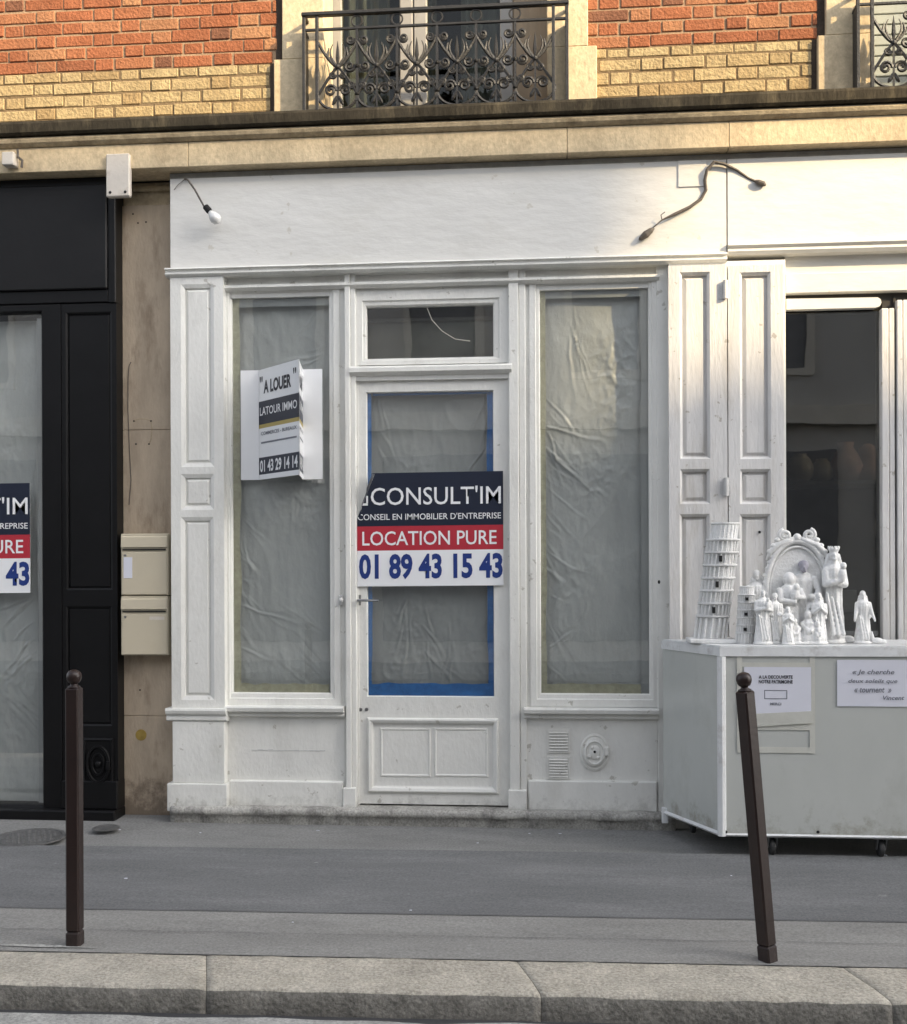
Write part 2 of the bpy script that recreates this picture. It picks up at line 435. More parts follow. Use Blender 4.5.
def thing(name, label, cat, loc, group=None):
    o = bpy.data.objects.new(name, None)
    C.objects.link(o); o.location = loc
    o.empty_display_size = 0.1
    return tag(o, label, cat, group)
def struct(o): o['kind'] = 'structure'; return o
def remeshed(b, name, m, parent, voxel=0.004, smooth=2):
    o = b.build(name + '_raw', m)
    md = o.modifiers.new('r', 'REMESH'); md.mode = 'VOXEL'; md.voxel_size = voxel
    if smooth:
        ms = o.modifiers.new('s', 'SMOOTH'); ms.factor = 0.5; ms.iterations = smooth
    dg = bpy.context.evaluated_depsgraph_get(); dg.update()
    me = bpy.data.meshes.new_from_object(o.evaluated_get(dg))
    me.name = name
    bpy.data.objects.remove(o)
    for p in me.polygons: p.use_smooth = True
    if not me.materials: me.materials.append(m)
    return link(name, me, parent)
def text(body, O, Ux, Vz, m, parent, name='lettering', bold=0.0, shear=0.0, lift=0.0015, spacing=1.0):
    """lettering fitted to the parallelogram O + Ux, O + Vz"""
    cu_ = bpy.data.curves.new('t', 'FONT')
    cu_.body = body; cu_.size = 1.0; cu_.offset = bold; cu_.shear = shear; cu_.resolution_u = 3
    cu_.space_character = spacing
    o = bpy.data.objects.new('t', cu_); C.objects.link(o)
    dg = bpy.context.evaluated_depsgraph_get(); dg.update()
    me = bpy.data.meshes.new_from_object(o.evaluated_get(dg))
    bpy.data.objects.remove(o)
    xs = [v.co.x for v in me.vertices]; ys = [v.co.y for v in me.vertices]
    a, b, c, d = min(xs), max(xs), min(ys), max(ys)
    O, Ux, Vz = Vector(O), Vector(Ux), Vector(Vz)
    N = Ux.cross(Vz).normalized() * lift
    for v in me.vertices:
        v.co = O + Ux * ((v.co.x - a) / (b - a)) + Vz * ((v.co.y - c) / (d - c)) + N
    me.name = name
    me.materials.clear(); me.materials.append(m)
    return link(name, me, parent)
def panel(b, r, y, depth=0.016, mould=0.012, field=0.020, raise_=0.012):
    """recessed panel with a raised, fielded centre sunk into a surface at y (opening r)"""
    b.ring(r, [(0, y), (mould, y + depth * 0.45), (mould, y + depth), (mould + field * 0.35, y + depth), (mould + field, y + depth - raise_), (mould + field + 0.002, y + depth - raise_)])
def grid_holes(b, x0, z0, x1, z1, y, holes):
    """flat front sheet with rectangular holes (holes share a single column)"""
    hs = sorted(holes, key=lambda h: h[1])
    zc = z0
    for (a, lo, c, hi) in hs:
        if lo > zc: b.quad((x0, y, zc), (x1, y, zc), (x1, y, lo), (x0, y, lo))
        b.quad((x0, y, lo), (a, y, lo), (a, y, hi), (x0, y, hi))
        b.quad((c, y, lo), (x1, y, lo), (x1, y, hi), (c, y, hi))
        zc = hi
    b.quad((x0, y, zc), (x1, y, zc), (x1, y, z1), (x0, y, z1))

# ================================================================== THE SETTING
XL, XR = -40, 40
def strip(name, y0, y1, m, dz=0.0, x0=XL, x1=XR):
    b = MB()
    b.quad((x0, y0, gz(y0) + dz), (x1, y0, gz(y0) + dz), (x1, y1, gz(y1) + dz), (x0, y1, gz(y1) + dz))
    return struct(b.build(name, m))
kb = G(450, 960).y            # back of kerb
kf = G(450, 993).y            # front edge of kerb
KH = 0.088
g0 = MB(); g0.quad((-150, -150, -0.45), (150, -150, -0.45), (150, 150, -0.45), (-150, 150, -0.45)); struct(g0.build('ground', M['road']))
y1 = G(450, 851).y; y2 = G(450, 916).y; y3 = G(450, 938).y
strip('pavement', kb, 1.6, M['asphalt'])
strip('asphalt_band', y2, y1, M['asphalt_d'], 0.004)
strip('smooth_band', kb, y2 - 0.004, M['asphalt_l'], 0.004)
b = MB()
for (yy, wd, sd_) in ((y2, 0.004, 3), (y3, 0.0022, 9)):
    pv = None
    for i in range(161):
        x = -4 + i * 0.05
        o = 0.012 * noise.noise((x * 1.7, sd_, 0))
        t_ = wd * (0.55 + 0.6 * noise.noise((x * 3.1, sd_ + 5, 0)))
        cur = ((x, yy + o - max(t_, 0.0008), gz(yy) + 0.0085), (x, yy + o + max(t_, 0.0008), gz(yy) + 0.0085))
        if pv: b.quad(pv[0], cur[0], cur[1], pv[1])
        pv = cur
struct(b.build('pavement_seam', M['seam']))
# kerb stones
zt = gz(kf)
joints = [G(205, 990).x, G(541, 996).x, G(884, 990).x]
jl = joints[1] - joints[0]
edges = [joints[0] - jl * k for k in (5, 4, 3, 2, 1)] + joints + [joints[2] + jl * k for k in (1, 2, 3, 4)]
for a, c in zip(edges, edges[1:]):
    b = MB()
    nx, prof = 40, [(kb, -0.20), (kb, 0.0), (kb - 0.012, 0.004), ((kb + kf) / 2 + 0.07, 0.003), ((kb + kf) / 2 - 0.05, 0.004), (kf + 0.02, 0.003), (kf + 0.006, 0.000), (kf + 0.000, -0.008), (kf - 0.004, -0.035), (kf - 0.006, -0.075), (kf - 0.01, -0.2)]
    rows = []
    for i in range(nx + 1):
        x = a + 0.001 + (c - a - 0.002) * i / nx
        row = []
        for k, (y, z) in enumerate(prof):
            j = 0.0 if k < 2 else 0.0045
            e = min(i, nx - i)
            dz = -0.002 if e == 0 else 0
            p = Vector((x - 0.09 * max(0, (y - kf) / (kb - kf)), y, zt + z + (gz(y) - zt)))
            row.append(b.bm.verts.new(p + Vector((0, j * noise.noise(p * 9) + (0.006 * noise.noise(Vector((x * 2.2, 4, a))) if k > 4 else 0), dz + j * noise.noise(p * 11 + Vector((5, 0, 0)))))))
        rows.append(row)
    for p, q in zip(rows, rows[1:]):
        for k in range(len(prof) - 1):
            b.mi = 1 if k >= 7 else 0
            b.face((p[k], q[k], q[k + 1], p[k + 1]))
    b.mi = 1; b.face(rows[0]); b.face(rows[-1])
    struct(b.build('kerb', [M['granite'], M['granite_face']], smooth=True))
b = MB(); b.quad((XL, kb + 0.0, zt - 0.07), (XR, kb, zt - 0.07), (XR, kf + 0.01, zt - 0.07), (XL, kf + 0.01, zt - 0.07)); struct(b.build('kerb_bed', M['granite_face']))
zr = zt - KH
b = MB()
for i in range(160):
    x = -4 + i * 0.05
    q = lambda xx: kf - 0.045 - 0.03 * noise.noise((xx * 3.3, 1, 0)) - 0.008 * noise.noise((xx * 17, 1, 0))
    b.quad((x, kf - 0.5, zr), (x + 0.05, kf - 0.5, zr), (x + 0.05, q(x + 0.05), zr), (x, q(x), zr))
struct(b.build('gutter', M['gutter']))
b = MB(); b.quad((XL, -10.0, zr - 0.004), (XR, -10.0, zr - 0.004), (XR, kf + 0.02, zr - 0.004), (XL, kf + 0.02, zr - 0.004)); struct(b.build('road', M['road']))
b = MB(); b.box(XL, -14, zr - 0.1, XR, -10, zr + 0.1, 0.01); struct(b.build('opposite_pavement', M['asphalt']))

# the kerb line runs very slightly askew of the facades
piv = Vector((G(450, 993).x, kf, 0))
skew = Matrix.Translation(piv) @ Matrix.Rotation(R(1.3), 4, 'Z') @ Matrix.Translation(-piv)
for o in list(C.objects):
    if o.get('kind') == 'structure' and not o.name.startswith(('ground', 'opposite')): o.data.transform(skew)

# ================================================================== APARTMENT BUILDING (upper storey, pier, stone)
YB, YJ, YBAND = -0.10, -0.13, -0.22
apt = thing('apartment_building', 'red and cream brick apartment building with a stone cornice and a scrolled iron balcony', 'building', (0, 0.1, 0))
FX0, FX1 = -5.2, 5.2
zl = Z(104, -0.285); zf = Z(117, -0.285); znose = Z(120, -0.255); zn2 = Z(126, -0.255); zs = Z(132, YBAND); zb0 = Z(157, YBAND)
ZTOP = 7.2
# stone ledge in profile (y, z)
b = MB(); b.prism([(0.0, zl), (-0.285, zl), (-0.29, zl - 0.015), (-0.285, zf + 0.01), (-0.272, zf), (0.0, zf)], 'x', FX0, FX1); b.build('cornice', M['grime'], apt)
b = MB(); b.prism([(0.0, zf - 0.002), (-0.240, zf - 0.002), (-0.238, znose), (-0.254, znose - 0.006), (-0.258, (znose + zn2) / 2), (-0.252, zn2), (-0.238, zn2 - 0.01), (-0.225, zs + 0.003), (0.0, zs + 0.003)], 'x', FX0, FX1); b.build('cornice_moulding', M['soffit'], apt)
b = MB()
jx = [X(188, YBAND, 150), X(332, YBAND, 150), X(567, YBAND, 150), X(729, YBAND, 140)]
ed = [FX0] + [jx[0], jx[2], jx[3]] + [FX1]
for a, c in zip(ed, ed[1:]): b.box(a + 0.0015, YBAND, zb0, c - 0.0015, 0.0, zs, 0.003)
b.build('lintel_band', M['stone'], apt)
# walls and bricks
W1 = (X(328, 0, 50), X(547, 0, 50)); W2 = (X(868, 0, 50), X(1040, 0, 50))
JL = (X(282, YJ, 30), X(274, YJ, 90)); JR = (X(588, YJ, 30), X(597, YJ, 90)); J2 = (X(826, YJ, 30), X(818, YJ, 90))
zj = Z(62, YB, 280); zred = Z(69, YB, 140)
b = MB()
for a, c in ((FX0, W1[0] - 0.02), (W1[1] + 0.02, W2[0] - 0.02), (W2[1] + 0.02, FX1)): b.box(a, YB + 0.007, zl + 0.002, c, 0.28, ZTOP)
b.build('wall', M['mortar_r'], apt)
b = MB()
for a, c in ((FX0, JL[0]), (JR[0], J2[0])): b.box(a, YB + 0.0045, zl + 0.003, c, YB + 0.02, zred)
b.build('mortar_bed', M['mortar_c'], apt)
def bricks(name, m, z0, ztop, zones, first):
    b = MB(); b.bm.loops.layers.float_color.new('tone')
    lay = b.bm.loops.layers.float_color['tone']
    H, mo = 0.0625, 0.0115
    z, k = z0, first
    while z < ztop - 0.01:
        z1_ = min(z + H, ztop)
        for (xa, xb) in zones:
            x = xa - 0.34 + (0.0 if k % 2 else 0.178) + random.uniform(-0.012, 0.012)
            j = 0
            while x < xb:
                L = (0.224 if j % 2 == 0 else 0.108) * random.uniform(0.985, 1.015)
                a, c = max(x, xa), min(x + L, xb)
                if c - a > 0.02:
                    n0 = len(b.bm.faces)
                    b.bm.faces.ensure_lookup_table()
                    dy = random.uniform(-0.003, 0.003)
                    e = [random.uniform(-0.0032, 0.0032) for _ in range(4)]
                    b.box(a + e[0], YB + dy, z + e[1], c + e[2], YB + 0.06, z1_ + e[3], 0.003)
                    b.bm.faces.ensure_lookup_table()
                    t_ = min(1, max(0, random.gauss(0.58, 0.22)))
                    if random.random() < 0.05: t_ = 0.06
                    for f in b.bm.faces[n0:]:
                        for lp in f.loops: lp[lay] = (t_, t_, t_, 1)
                x += L + mo; j += 1
        z += H + mo; k += 1
    return b.build(name, m, apt)
for zn in ((FX0, JL[1] - 0.028), (JR[1] - 0.01, J2[1] - 0.028)): bricks('cream_brickwork', M['cream'], zl + 0.004, zred - 0.006, (zn,), 0)
for zn in ((FX0, JL[0] - 0.040), (JR[0] - 0.01, J2[0] - 0.040)): bricks('red_brickwork', M['red'], zred + 0.004, 5.4, (zn,), 1)
b = MB(); b.box(FX0, YB, 5.405, JL[0] + 0.01, 0, ZTOP); b.box(JR[0], YB, 5.405, J2[0], 0, ZTOP); b.build('upper_brickwork', M['mortar_c'], apt)
for (a0, a1, c) in ((JL[0], JL[1], W1[0]), (JR[0], JR[1], W1[1]), (J2[0], J2[1], W2[0])):
    b = MB()
    b.box(a1, YJ - 0.004, zl + 0.002, c, 0.15, zj, 0.004)
    z = zj + 0.002
    for k in range(6):
        b.box(a0, YJ, z, c, 0.15, z + 0.55, 0.004); z += 0.553
    b.build('window_surround', M['stone'], apt)
for (a0, a1) in ((JL[0], JL[1]), (J2[0], J2[1])):             # dark strip painting in the stone jamb's shadow at the brickwork edge
    b = MB(); b.box(a0 - 0.043, YB + 0.0015, zred, a0 + 0.01, YB + 0.05, 5.4); b.box(a1 - 0.031, YB + 0.0015, zl + 0.003, a1 + 0.01, YB + 0.05, zred - 0.001); b.build('jamb_shadow_strip', M['joint'], apt)
# French window
YW = 0.16
fw = None
def french(x0, x1, tan, nm='french_window'):
    b = MB()
    zt_ = ZTOP - 0.6
    fr = [X(p, YW, 50) for p in (400, 427, 500, 513)] if tan else [x0 + 0.3, x0 + 0.4, x1 - 0.1, x1]
    b.box(x0 - 0.05, YW, zl, x0 + 0.05, YW + 0.06, zt_, 0.004)
    b.box(fr[0], YW - 0.012, zl, (fr[0] + fr[1]) / 2 - 0.003, YW + 0.06, zt_, 0.006)
    b.box((fr[0] + fr[1]) / 2 + 0.003, YW - 0.012, zl, fr[1], YW + 0.06, zt_, 0.006)
    b.box(fr[2], YW, zl, fr[3], YW + 0.06, zt_, 0.006)
    for a, c in ((x0 + 0.05, fr[0]), (fr[1], fr[2])): b.box(a + 0.001, YW + 0.003, zl, c - 0.001, YW + 0.055, zl + 0.13, 0.004)
    o = b.build(nm, M['wframe'], apt)
    for a, c in ((x0 + 0.05, fr[0]), (fr[1], fr[2])):
        b = MB(); b.box(a, YW + 0.025, zl + 0.13, c, YW + 0.031, zt_); b.build('pane', M['uglass'], o)
    b = MB()
    n = 90
    pv = None
    for i in range(n + 1):
        x = x0 + (fr[2] - x0) * i / n
        y = YW + 0.14 + 0.02 * math.sin(x * 70) + 0.015 * noise.noise((x * 8, 0, 0))
        g = x0 + 0.33 * (fr[2] - x0); g2 = x0 + 0.62 * (fr[2] - x0)
        if pv and not (g < x < g + 0.13 or g2 < x < g2 + 0.14): b.quad((pv[0], pv[1], zl), (x, y, zl), (x, y, zt_), (pv[0], pv[1], zt_))
        pv = (x, y)
    b.build('curtain', M['curtain'], o)
    if tan:
        b = MB(); b.box(fr[3] + 0.002, YW + 0.01, zl, x1 + 0.02, YW + 0.05, zt_, 0.004); b.build('wooden_reveal', M['wood'], o)
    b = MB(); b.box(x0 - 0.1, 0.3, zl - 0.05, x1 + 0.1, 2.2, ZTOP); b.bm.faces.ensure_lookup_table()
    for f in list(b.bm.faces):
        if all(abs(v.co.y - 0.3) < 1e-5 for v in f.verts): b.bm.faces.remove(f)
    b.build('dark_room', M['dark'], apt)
    b = MB(); b.box(x0 - 0.05, -0.05, zt_, x1 + 0.05, 0.3, ZTOP); b.build('window_head', M['stone'], apt)
    return o
french(W1[0], W1[1], True)
b = MB()
zz = zl
while zz < ZTOP - 0.7:
    b.box(W2[0], YW, zz, W2[1], YW + 0.03, zz + 0.055, 0.004); zz += 0.06
b.build('louvred_shutter', M['greenshutter'], apt)
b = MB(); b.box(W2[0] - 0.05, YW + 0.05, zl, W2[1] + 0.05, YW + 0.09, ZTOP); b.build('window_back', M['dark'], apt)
# wrought-iron balcony railings
def spiral(cx, cz, r0, r1, a0, a1, y, n=22):
    return [(cx + (r0 + (r1 - r0) * i / n) * math.cos(a0 + (a1 - a0) * i / n), y, cz + (r0 + (r1 - r0) * i / n) * math.sin(a0 + (a1 - a0) * i / n)) for i in range(n + 1)]
def railing(xa, xb, yr, ztop, zbot, xs, step, side=True, endright=True):
    h = ztop - zbot
    zr2 = ztop - 0.088
    b = MB()
    b.box(xa - 0.012, yr - 0.018, ztop - 0.012, xb + 0.012, yr + 0.018, ztop + 0.010, 0.004)
    b.box(xa, yr - 0.008, zr2 - 0.007, xb, yr + 0.008, zr2 + 0.007, 0.002)
    b.box(xa, yr - 0.008, zbot + 0.012, xb, yr + 0.008, zbot + 0.026, 0.002)
    for x in [xa, xa + 0.075] + ([xb, xb - 0.075] if endright else []):
        b.box(x - 0.009, yr - 0.0095, zbot, x + 0.009, yr + 0.0095, ztop - 0.012, 0.002)
    for x in ([xa, xb] if endright else [xa]):         # returns back to the wall
        if side:
            for zz in (ztop, zr2, zbot + 0.02): b.box(x - 0.010, yr + 0.0185, zz - 0.010, x + 0.010, YJ - 0.002, zz + 0.008, 0.002)
            b.box(x - 0.008, yr + 0.012, zbot + 0.03, x + 0.008, yr + 0.044, zr2 - 0.011, 0.002)
            b.box(x - 0.007, yr + 0.0495, zbot + 0.03, x + 0.007, yr + 0.088, zr2 - 0.011, 0.002)
    rl = b.build('balcony_railing', M['iron'], apt)
    zh = zr2 - zbot
    for x in xs:
        b = MB(); rr = 0.031
        b.tube([(x + rr * math.cos(2 * PI * k / 20), yr, (zr2 + ztop - 0.012) / 2 + 0.003 + rr * math.sin(2 * PI * k / 20)) for k in range(20)], 0.0052, 6, True)
        b.build('ring', M['iron'], rl)
    b = MB(); T = 0.0088
    for x in xs:                                        # bars under the rings with scrolls springing both ways
        b.box(x - 0.007, yr - 0.007, zbot + 0.027, x + 0.007, yr + 0.007, zr2 - 0.008)
        for s in (-1, 1):
            for (cz, r) in ((0.86, 0.025), (0.55, 0.031), (0.33, 0.020)):
                if r: b.tube(spiral(x + s * (r + 0.012), zbot + zh * cz, r, 0.006, PI / 2 + s * PI / 2 - s * 0.3, PI / 2 + s * PI / 2 - s * 0.3 + s * 3.6 * PI / 1.2, yr), T, 5)
            b.ell((x, yr - 0.003, zbot + zh * 0.55), (0.014, 0.012, 0.012), n=8)
            b.ell((x, yr - 0.003, zbot + zh * 0.22), (0.015, 0.012, 0.010), n=8)
        b.box(x - 0.011, yr - 0.010, zbot + zh * 0.14, x + 0.011, yr + 0.010, zbot + zh * 0.165)
    mids = [xs[0] - step / 2] + [x + step / 2 for x in xs]
    for x in mids:
        if x < xa + 0.04 or (x > xb - 0.04): continue
        b.box(x - 0.005, yr - 0.005, zbot + 0.027, x + 0.005, yr + 0.005, zbot + zh * 0.55)
        b.ell((x, yr - 0.003, zbot + zh * 0.55), (0.016, 0.013, 0.014), n=8)
        for s in (-1, 1):
            hs = step / 2
            # diagonal S-bars from the crossing to the bars
            b.tube([(x + s * hs * t_, yr, zbot + zh * (0.55 + 0.30 * t_ ** 1.5)) for t_ in [i / 8 for i in range(9)]], T, 5)
            b.tube([(x + s * hs * t_, yr, zbot + zh * (0.55 - 0.33 * t_ ** 1.2)) for t_ in [i / 8 for i in range(9)]], T, 5)
            b.tube(spiral(x + s * 0.041, zbot + zh * 0.27, 0.034, 0.007, PI / 2 + s * PI / 2, PI / 2 + s * PI / 2 - s * 3.1 * PI, yr), T, 5)
            b.tube([(x + s * (0.008 + 0.034 * math.sin(t_ * PI * 0.8)), yr, zbot + zh * (0.56 + 0.26 * t_)) for t_ in [i / 8 for i in range(9)]], [T * (1.2 - 0.9 * i / 8) for i in range(9)], 5)
            b.tube([(x + s * hs * math.sin(t_ * PI / 2), yr, zbot + zh * (0.04 + 0.18 * (1 - math.cos(t_ * PI / 2)))) for t_ in [i / 8 for i in range(9)]], T, 5)
            b.tube(spiral(x + s * 0.030, zbot + zh * 0.455, 0.020, 0.006, PI / 2 + s * PI / 2, PI / 2 + s * PI / 2 + s * 2.6 * PI, yr), T * 0.9, 5)
            b.tube([(x + s * 0.03, yr, zbot + zh * 0.60), (x + s * 0.06, yr, zbot + zh * 0.68), (x + s * 0.05, yr, zbot + zh * 0.78)], [T, T * 1.2, T * 0.4], 5)
            b.tube([(x + s * 0.004, yr, zbot + zh * 0.20), (x + s * 0.022, yr, zbot + zh * 0.13), (x + s * 0.030, yr, zbot + zh * 0.10)], [T, T * 1.3, T * 0.5], 5)
        b.tube([(x, yr, zbot + zh * 0.56), (x, yr, zbot + zh * 0.66), (x, yr, zbot + zh * 0.76), (x, yr, zbot + zh * 0.86)], [0.005, 0.012, 0.008, 0.001], 6)
    b.build('scrollwork', M['iron'], rl)
    return rl
YR = -0.22
xs = [X(p, YR, 25) for p in (357, 397, 437, 476, 515)]
stp = (xs[-1] - xs[0]) / 4
railing(X(304, YR, 50), X(567, YR, 50), YR, Z(8, YR), zl, xs, stp)
x2 = X(858, YR, 50)
railing(x2, x2 + 1.5, YR, Z(8, YR), zl, [x2 + 0.30 + stp * k for k in range(5)], stp)
# stone pier between the shops, wall behind the joinery, ground-floor rooms
b = MB()
xp0, xp1 = X(100, 0, 500), X(185, 0, 500)
zz = [-0.02, Z(716, 0, 145), Z(600, 0, 145) + 0.0, Z(430, 0, 145), Z(205, 0, 145)]
for a, c in zip(zz, zz[1:]): b.box(xp0, 0.0, a + 0.001, xp1, 0.3, c - 0.001, 0.003)
b.build('stone_pier', M['pier'], apt)
b = MB()
for (px, py) in ((134, 421), (151, 421), (136, 444), (149, 444), (138, 223), (146, 222), (133, 214), (140, 690)):
    q = U(px, py, -0.0005); b.ell(q, (0.006, 0.003, 0.005), n=7)
o = b.build('plugged_hole', M['hole'], apt); o['kind'] = 'stuff'
b = MB()
b.tube([U(a, c, 0.0) for a, c in ((134, 421), (138, 419), (147, 419), (151, 421), (152, 428), (151, 440), (149, 444))], 0.0025, 5)
b.build('ghost_outline', M['soffit'], apt)
b = MB()
b.box(xp0, 0.02, zz[-1], xp1, 0.3, zb0 - 0.003)
b.tube([(xp0, 0.0, Z(176, 0, 145)), (xp1, 0.0, Z(175, 0, 145))], 0.022, 10)
b.tube([(xp0, 0.0, Z(189, 0, 145)), (xp1, 0.0, Z(189, 0, 145))], 0.016, 10)
b.build('dark_lintel', M['soffit'], apt)
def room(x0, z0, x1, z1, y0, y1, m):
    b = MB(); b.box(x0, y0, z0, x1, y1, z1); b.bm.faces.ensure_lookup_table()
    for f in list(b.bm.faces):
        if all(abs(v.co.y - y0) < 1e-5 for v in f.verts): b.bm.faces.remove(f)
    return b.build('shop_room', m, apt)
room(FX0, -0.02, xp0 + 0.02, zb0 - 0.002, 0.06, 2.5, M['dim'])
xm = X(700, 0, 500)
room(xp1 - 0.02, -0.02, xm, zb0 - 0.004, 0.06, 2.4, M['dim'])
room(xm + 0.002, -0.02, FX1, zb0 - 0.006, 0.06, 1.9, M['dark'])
# body of the building behind everything, so that no light leaks in
b = MB(); b.box(FX0, 2.6, -0.02, FX1, 9, ZTOP); b.box(FX0, 0.3, ZTOP - 0.2, FX1, 2.6, ZTOP + 0.2); b.build('rear_walls', M['oppwall'], apt)
for xw in (FX0 - 0.3, FX1 + 0.01):
    b = MB(); b.box(xw, 0.0, -0.02, xw + 0.29, 9, ZTOP + 0.2); b.build('party_wall', M['oppwall'], apt)

# ================================================================== WHITE SHOPFRONT
YS, YP, YF, YG = -0.14, -0.14, -0.085, -0.055
shop = thing('shopfront', 'white painted wooden shopfront with a central glazed door and two tall papered windows', 'shopfront', (0, -0.05, 0))
# sign board
xa, xj = X(170, YS, 220), X(727, YS, 220)
zb1 = Z(164, YS); zb2 = Z(261, YS)
b = MB(); b.box(xa, YS, zb2, xj - 0.002, 0.05, zb1 - 0.028, 0.003)
b.build('sign_board', M['board'], shop)
b = MB(); b.box(xa - 0.004, YS + 0.012, zb1 - 0.027, X(1150, YS, 150), 0.05, zb0 - 0.004); b.build('flashing', M['zinc'], shop)
b = MB(); rn = rect(678, 160, 706, 187, YS); b.box(rn[0], YS - 0.007, rn[1], rn[2], YS + 0.01, zb1 - 0.029, 0.002); b.build('repair_patch', M['board'], shop)
# moulding beneath the board
b = MB()
def mould(x0, x1, zc):
    b.prism([(0.0, zc + 0.02), (YS - 0.026, zc + 0.02), (YS - 0.030, zc + 0.012), (YS - 0.014, zc + 0.006), (YS - 0.012, zc - 0.004), (YS - 0.022, zc - 0.008), (YS - 0.022, zc - 0.016), (YS - 0.002, zc - 0.028), (0.0, zc - 0.028)], 'x', x0, x1)
zm = zb2 - 0.021
mould(X(166, YS, 270), xj - 0.002, zm)
b.build('cornice_moulding', M['paint'], shop)
zmb = zm - 0.030
# pilaster
xpa, xpb = X(171, YP, 500), X(224, YP, 500)
zcap = Z(708, YP, 197)
def pan(px0, py0, px1, py1, Y): return rect(px0, py0, px1, py1, Y)
b = MB()
hl = [pan(181, 284, 214, 467, YP), pan(181, 474, 214, 510, YP), pan(181, 517, 214, 700, YP)]
grid_holes(b, xpa, zcap, xpb, zmb, YP, hl)
for h_ in hl: panel(b, h_, YP, 0.02, 0.022, 0.02, 0.010)
for x in (xpa, xpb): b.quad((x, YP, zcap), (x, 0.03, zcap), (x, 0.03, zmb), (x, YP, zmb))
pil = b.build('pilaster', M['paint'], shop)
zp2 = Z(722, YP, 197); zpl = Z(783, YP, 197); zst = Z(811, YP, 197)
b = MB(); b.prism([(0.03, zcap), (YP - 0.03, zcap), (YP - 0.034, zcap - 0.012), (YP - 0.028, zcap - 0.03), (YP - 0.008, zcap - 0.045), (YP - 0.012, zcap - 0.055), (YP - 0.012, zcap - 0.068), (YP + 0.0, zcap - 0.076), (0.03, zcap - 0.076)], 'x', X(167, YP, 710), X(227, YP, 710)); b.build('pedestal_cap', M['paint'], pil)
b = MB(); b.box(xpa + 0.004, YP - 0.003, zpl, xpb - 0.002, 0.03, zcap - 0.078, 0.003); b.build('pedestal', M['paint'], pil)
b = MB(); b.box(X(168, YP, 800), YP - 0.02, zst, X(228, YP, 800), 0.03, zpl - 0.001, 0.005); b.build('plinth', M['paint'], pil)
# header over the bays
xh0, xh1 = xpb - 0.01, X(666, YF, 280)
b = MB()
zh_ = Z(292, YF)
b.box(xh0, YF + 0.015, zh_ , xh1, 0.03, zmb + 0.03)
b.prism([(YF + 0.02, Z(281, YF)), (YF - 0.035, Z(281, YF)), (YF - 0.035, Z(283.5, YF)), (YF - 0.015, Z(286, YF)), (YF + 0.02, Z(286, YF))], 'x', xh0 + 0.01, X(659, YF, 280))
b.build('header', M['paint'], shop)
# posts
b = MB()
def post(p0, p1, Y, bz=zst - 0.02):
    b.box(X(p0, Y, 500), Y, bz, X(p1, Y, 500), 0.03, zmb + 0.02, 0.004)
post(345, 350.5, YF - 0.025); post(350.8, 356, YF - 0.012)
b.build('door_post', M['paint'], shop)
b = MB()
post(509, 519, YF - 0.020); post(519.3, 526, YF - 0.008)
b.build('door_post', M['paint'], shop)
for (p0, p1) in ((344, 357), (508.5, 527)):
    b = MB(); b.box(X(p0, YF, 800), YF - 0.036, zst - 0.02, X(p1, YF, 800), 0.03, Z(788, YF, 430), 0.004); b.build('post_plinth', M['paint'], shop)
b = MB(); b.box(X(657, YF, 500), YF - 0.01, zst - 0.02, X(669, YF, 500), 0.03, zmb + 0.02, 0.003); b.build('end_post', M['paint'], shop)
b = MB()
for (p0, p1) in ((338, 358), (507, 531), (656, 668)): b.box(X(p0, YF, 500), YF + 0.012, zst - 0.03, X(p1, YF, 500), 0.025, zmb + 0.01)
b.build('backing', M['paint'], shop)
# windows
def window(o0, o1, g, top, bot, mid):
    """outer left/right px, glass px box, top of frame, bottom of frame"""
    b = MB()
    ro = rect(o0, top, o1, bot, YF); rg = rect(*g, YF)
    ins = (rg[0] - ro[0], rg[1] - ro[1], ro[2] - rg[2], ro[3] - rg[3])
    h1 = tuple(i * 0.55 for i in ins); h2 = tuple(i * 0.62 for i in ins)
    e2 = tuple(max(i - 0.006, i * 0.8) for i in ins)
    b.ring(ro, [(0, 0.03), (0, YF), (h1, YF), (h2, YF + 0.010), (e2, YF + 0.012), (ins, YF + 0.020), (ins, YG + 0.012)], cap=False)
    wn = b.build('window', M['paint'], shop)
    b = MB(); b.box(rg[0] - 0.003, YG, rg[1] - 0.003, rg[2] + 0.003, YG + 0.006, rg[3] + 0.003); b.build('pane', M['glass'], wn)
    return wn, rg
wl, rgl = window(226, 340, (231.5, 293, 329, 693), 289, 706, 0)
wr, rgr = window(530, 657, (540.5, 283.5, 649, 694), 279, 707, 0)
def sill(p0, p1, pt, wn):
    b = MB(); Y = YF; zc = Z(pt, Y - 0.05, (p0 + p1) / 2)
    b.prism([(0.0, zc), (Y - 0.055, zc - 0.004), (Y - 0.060, zc - 0.012), (Y - 0.055, zc - 0.032), (Y - 0.02, zc - 0.042), (Y - 0.025, zc - 0.060), (Y - 0.004, zc - 0.070), (0.0, zc - 0.070)], 'x', X(p0, Y, pt), X(p1, Y, pt))
    b.build('sill', M['paint'], wn)
    return zc - 0.07
zs1 = sill(227, 345, 706, wl)
zs2 = sill(524, 658, 708, wr)
for (p0, p1, zsx, pc) in ((227, 344.5, zs1, 285), (526.5, 657.5, zs2, 590)):
    b = MB(); b.box(X(p0, YF, 760), YF + 0.008, zst + 0.005, X(p1, YF, 760), 0.03, zsx + 0.005); b.build('stall_riser', M['paint'], shop)
    b = MB(); b.box(X(p0 + (3 if pc < 400 else 2), YF, 800), YF - 0.020, Z(808.5, YF, 290), X(p1 - 0.6, YF, 800), 0.03, Z(780.5, YF, pc), 0.006); b.build('plinth', M['paint'], shop)
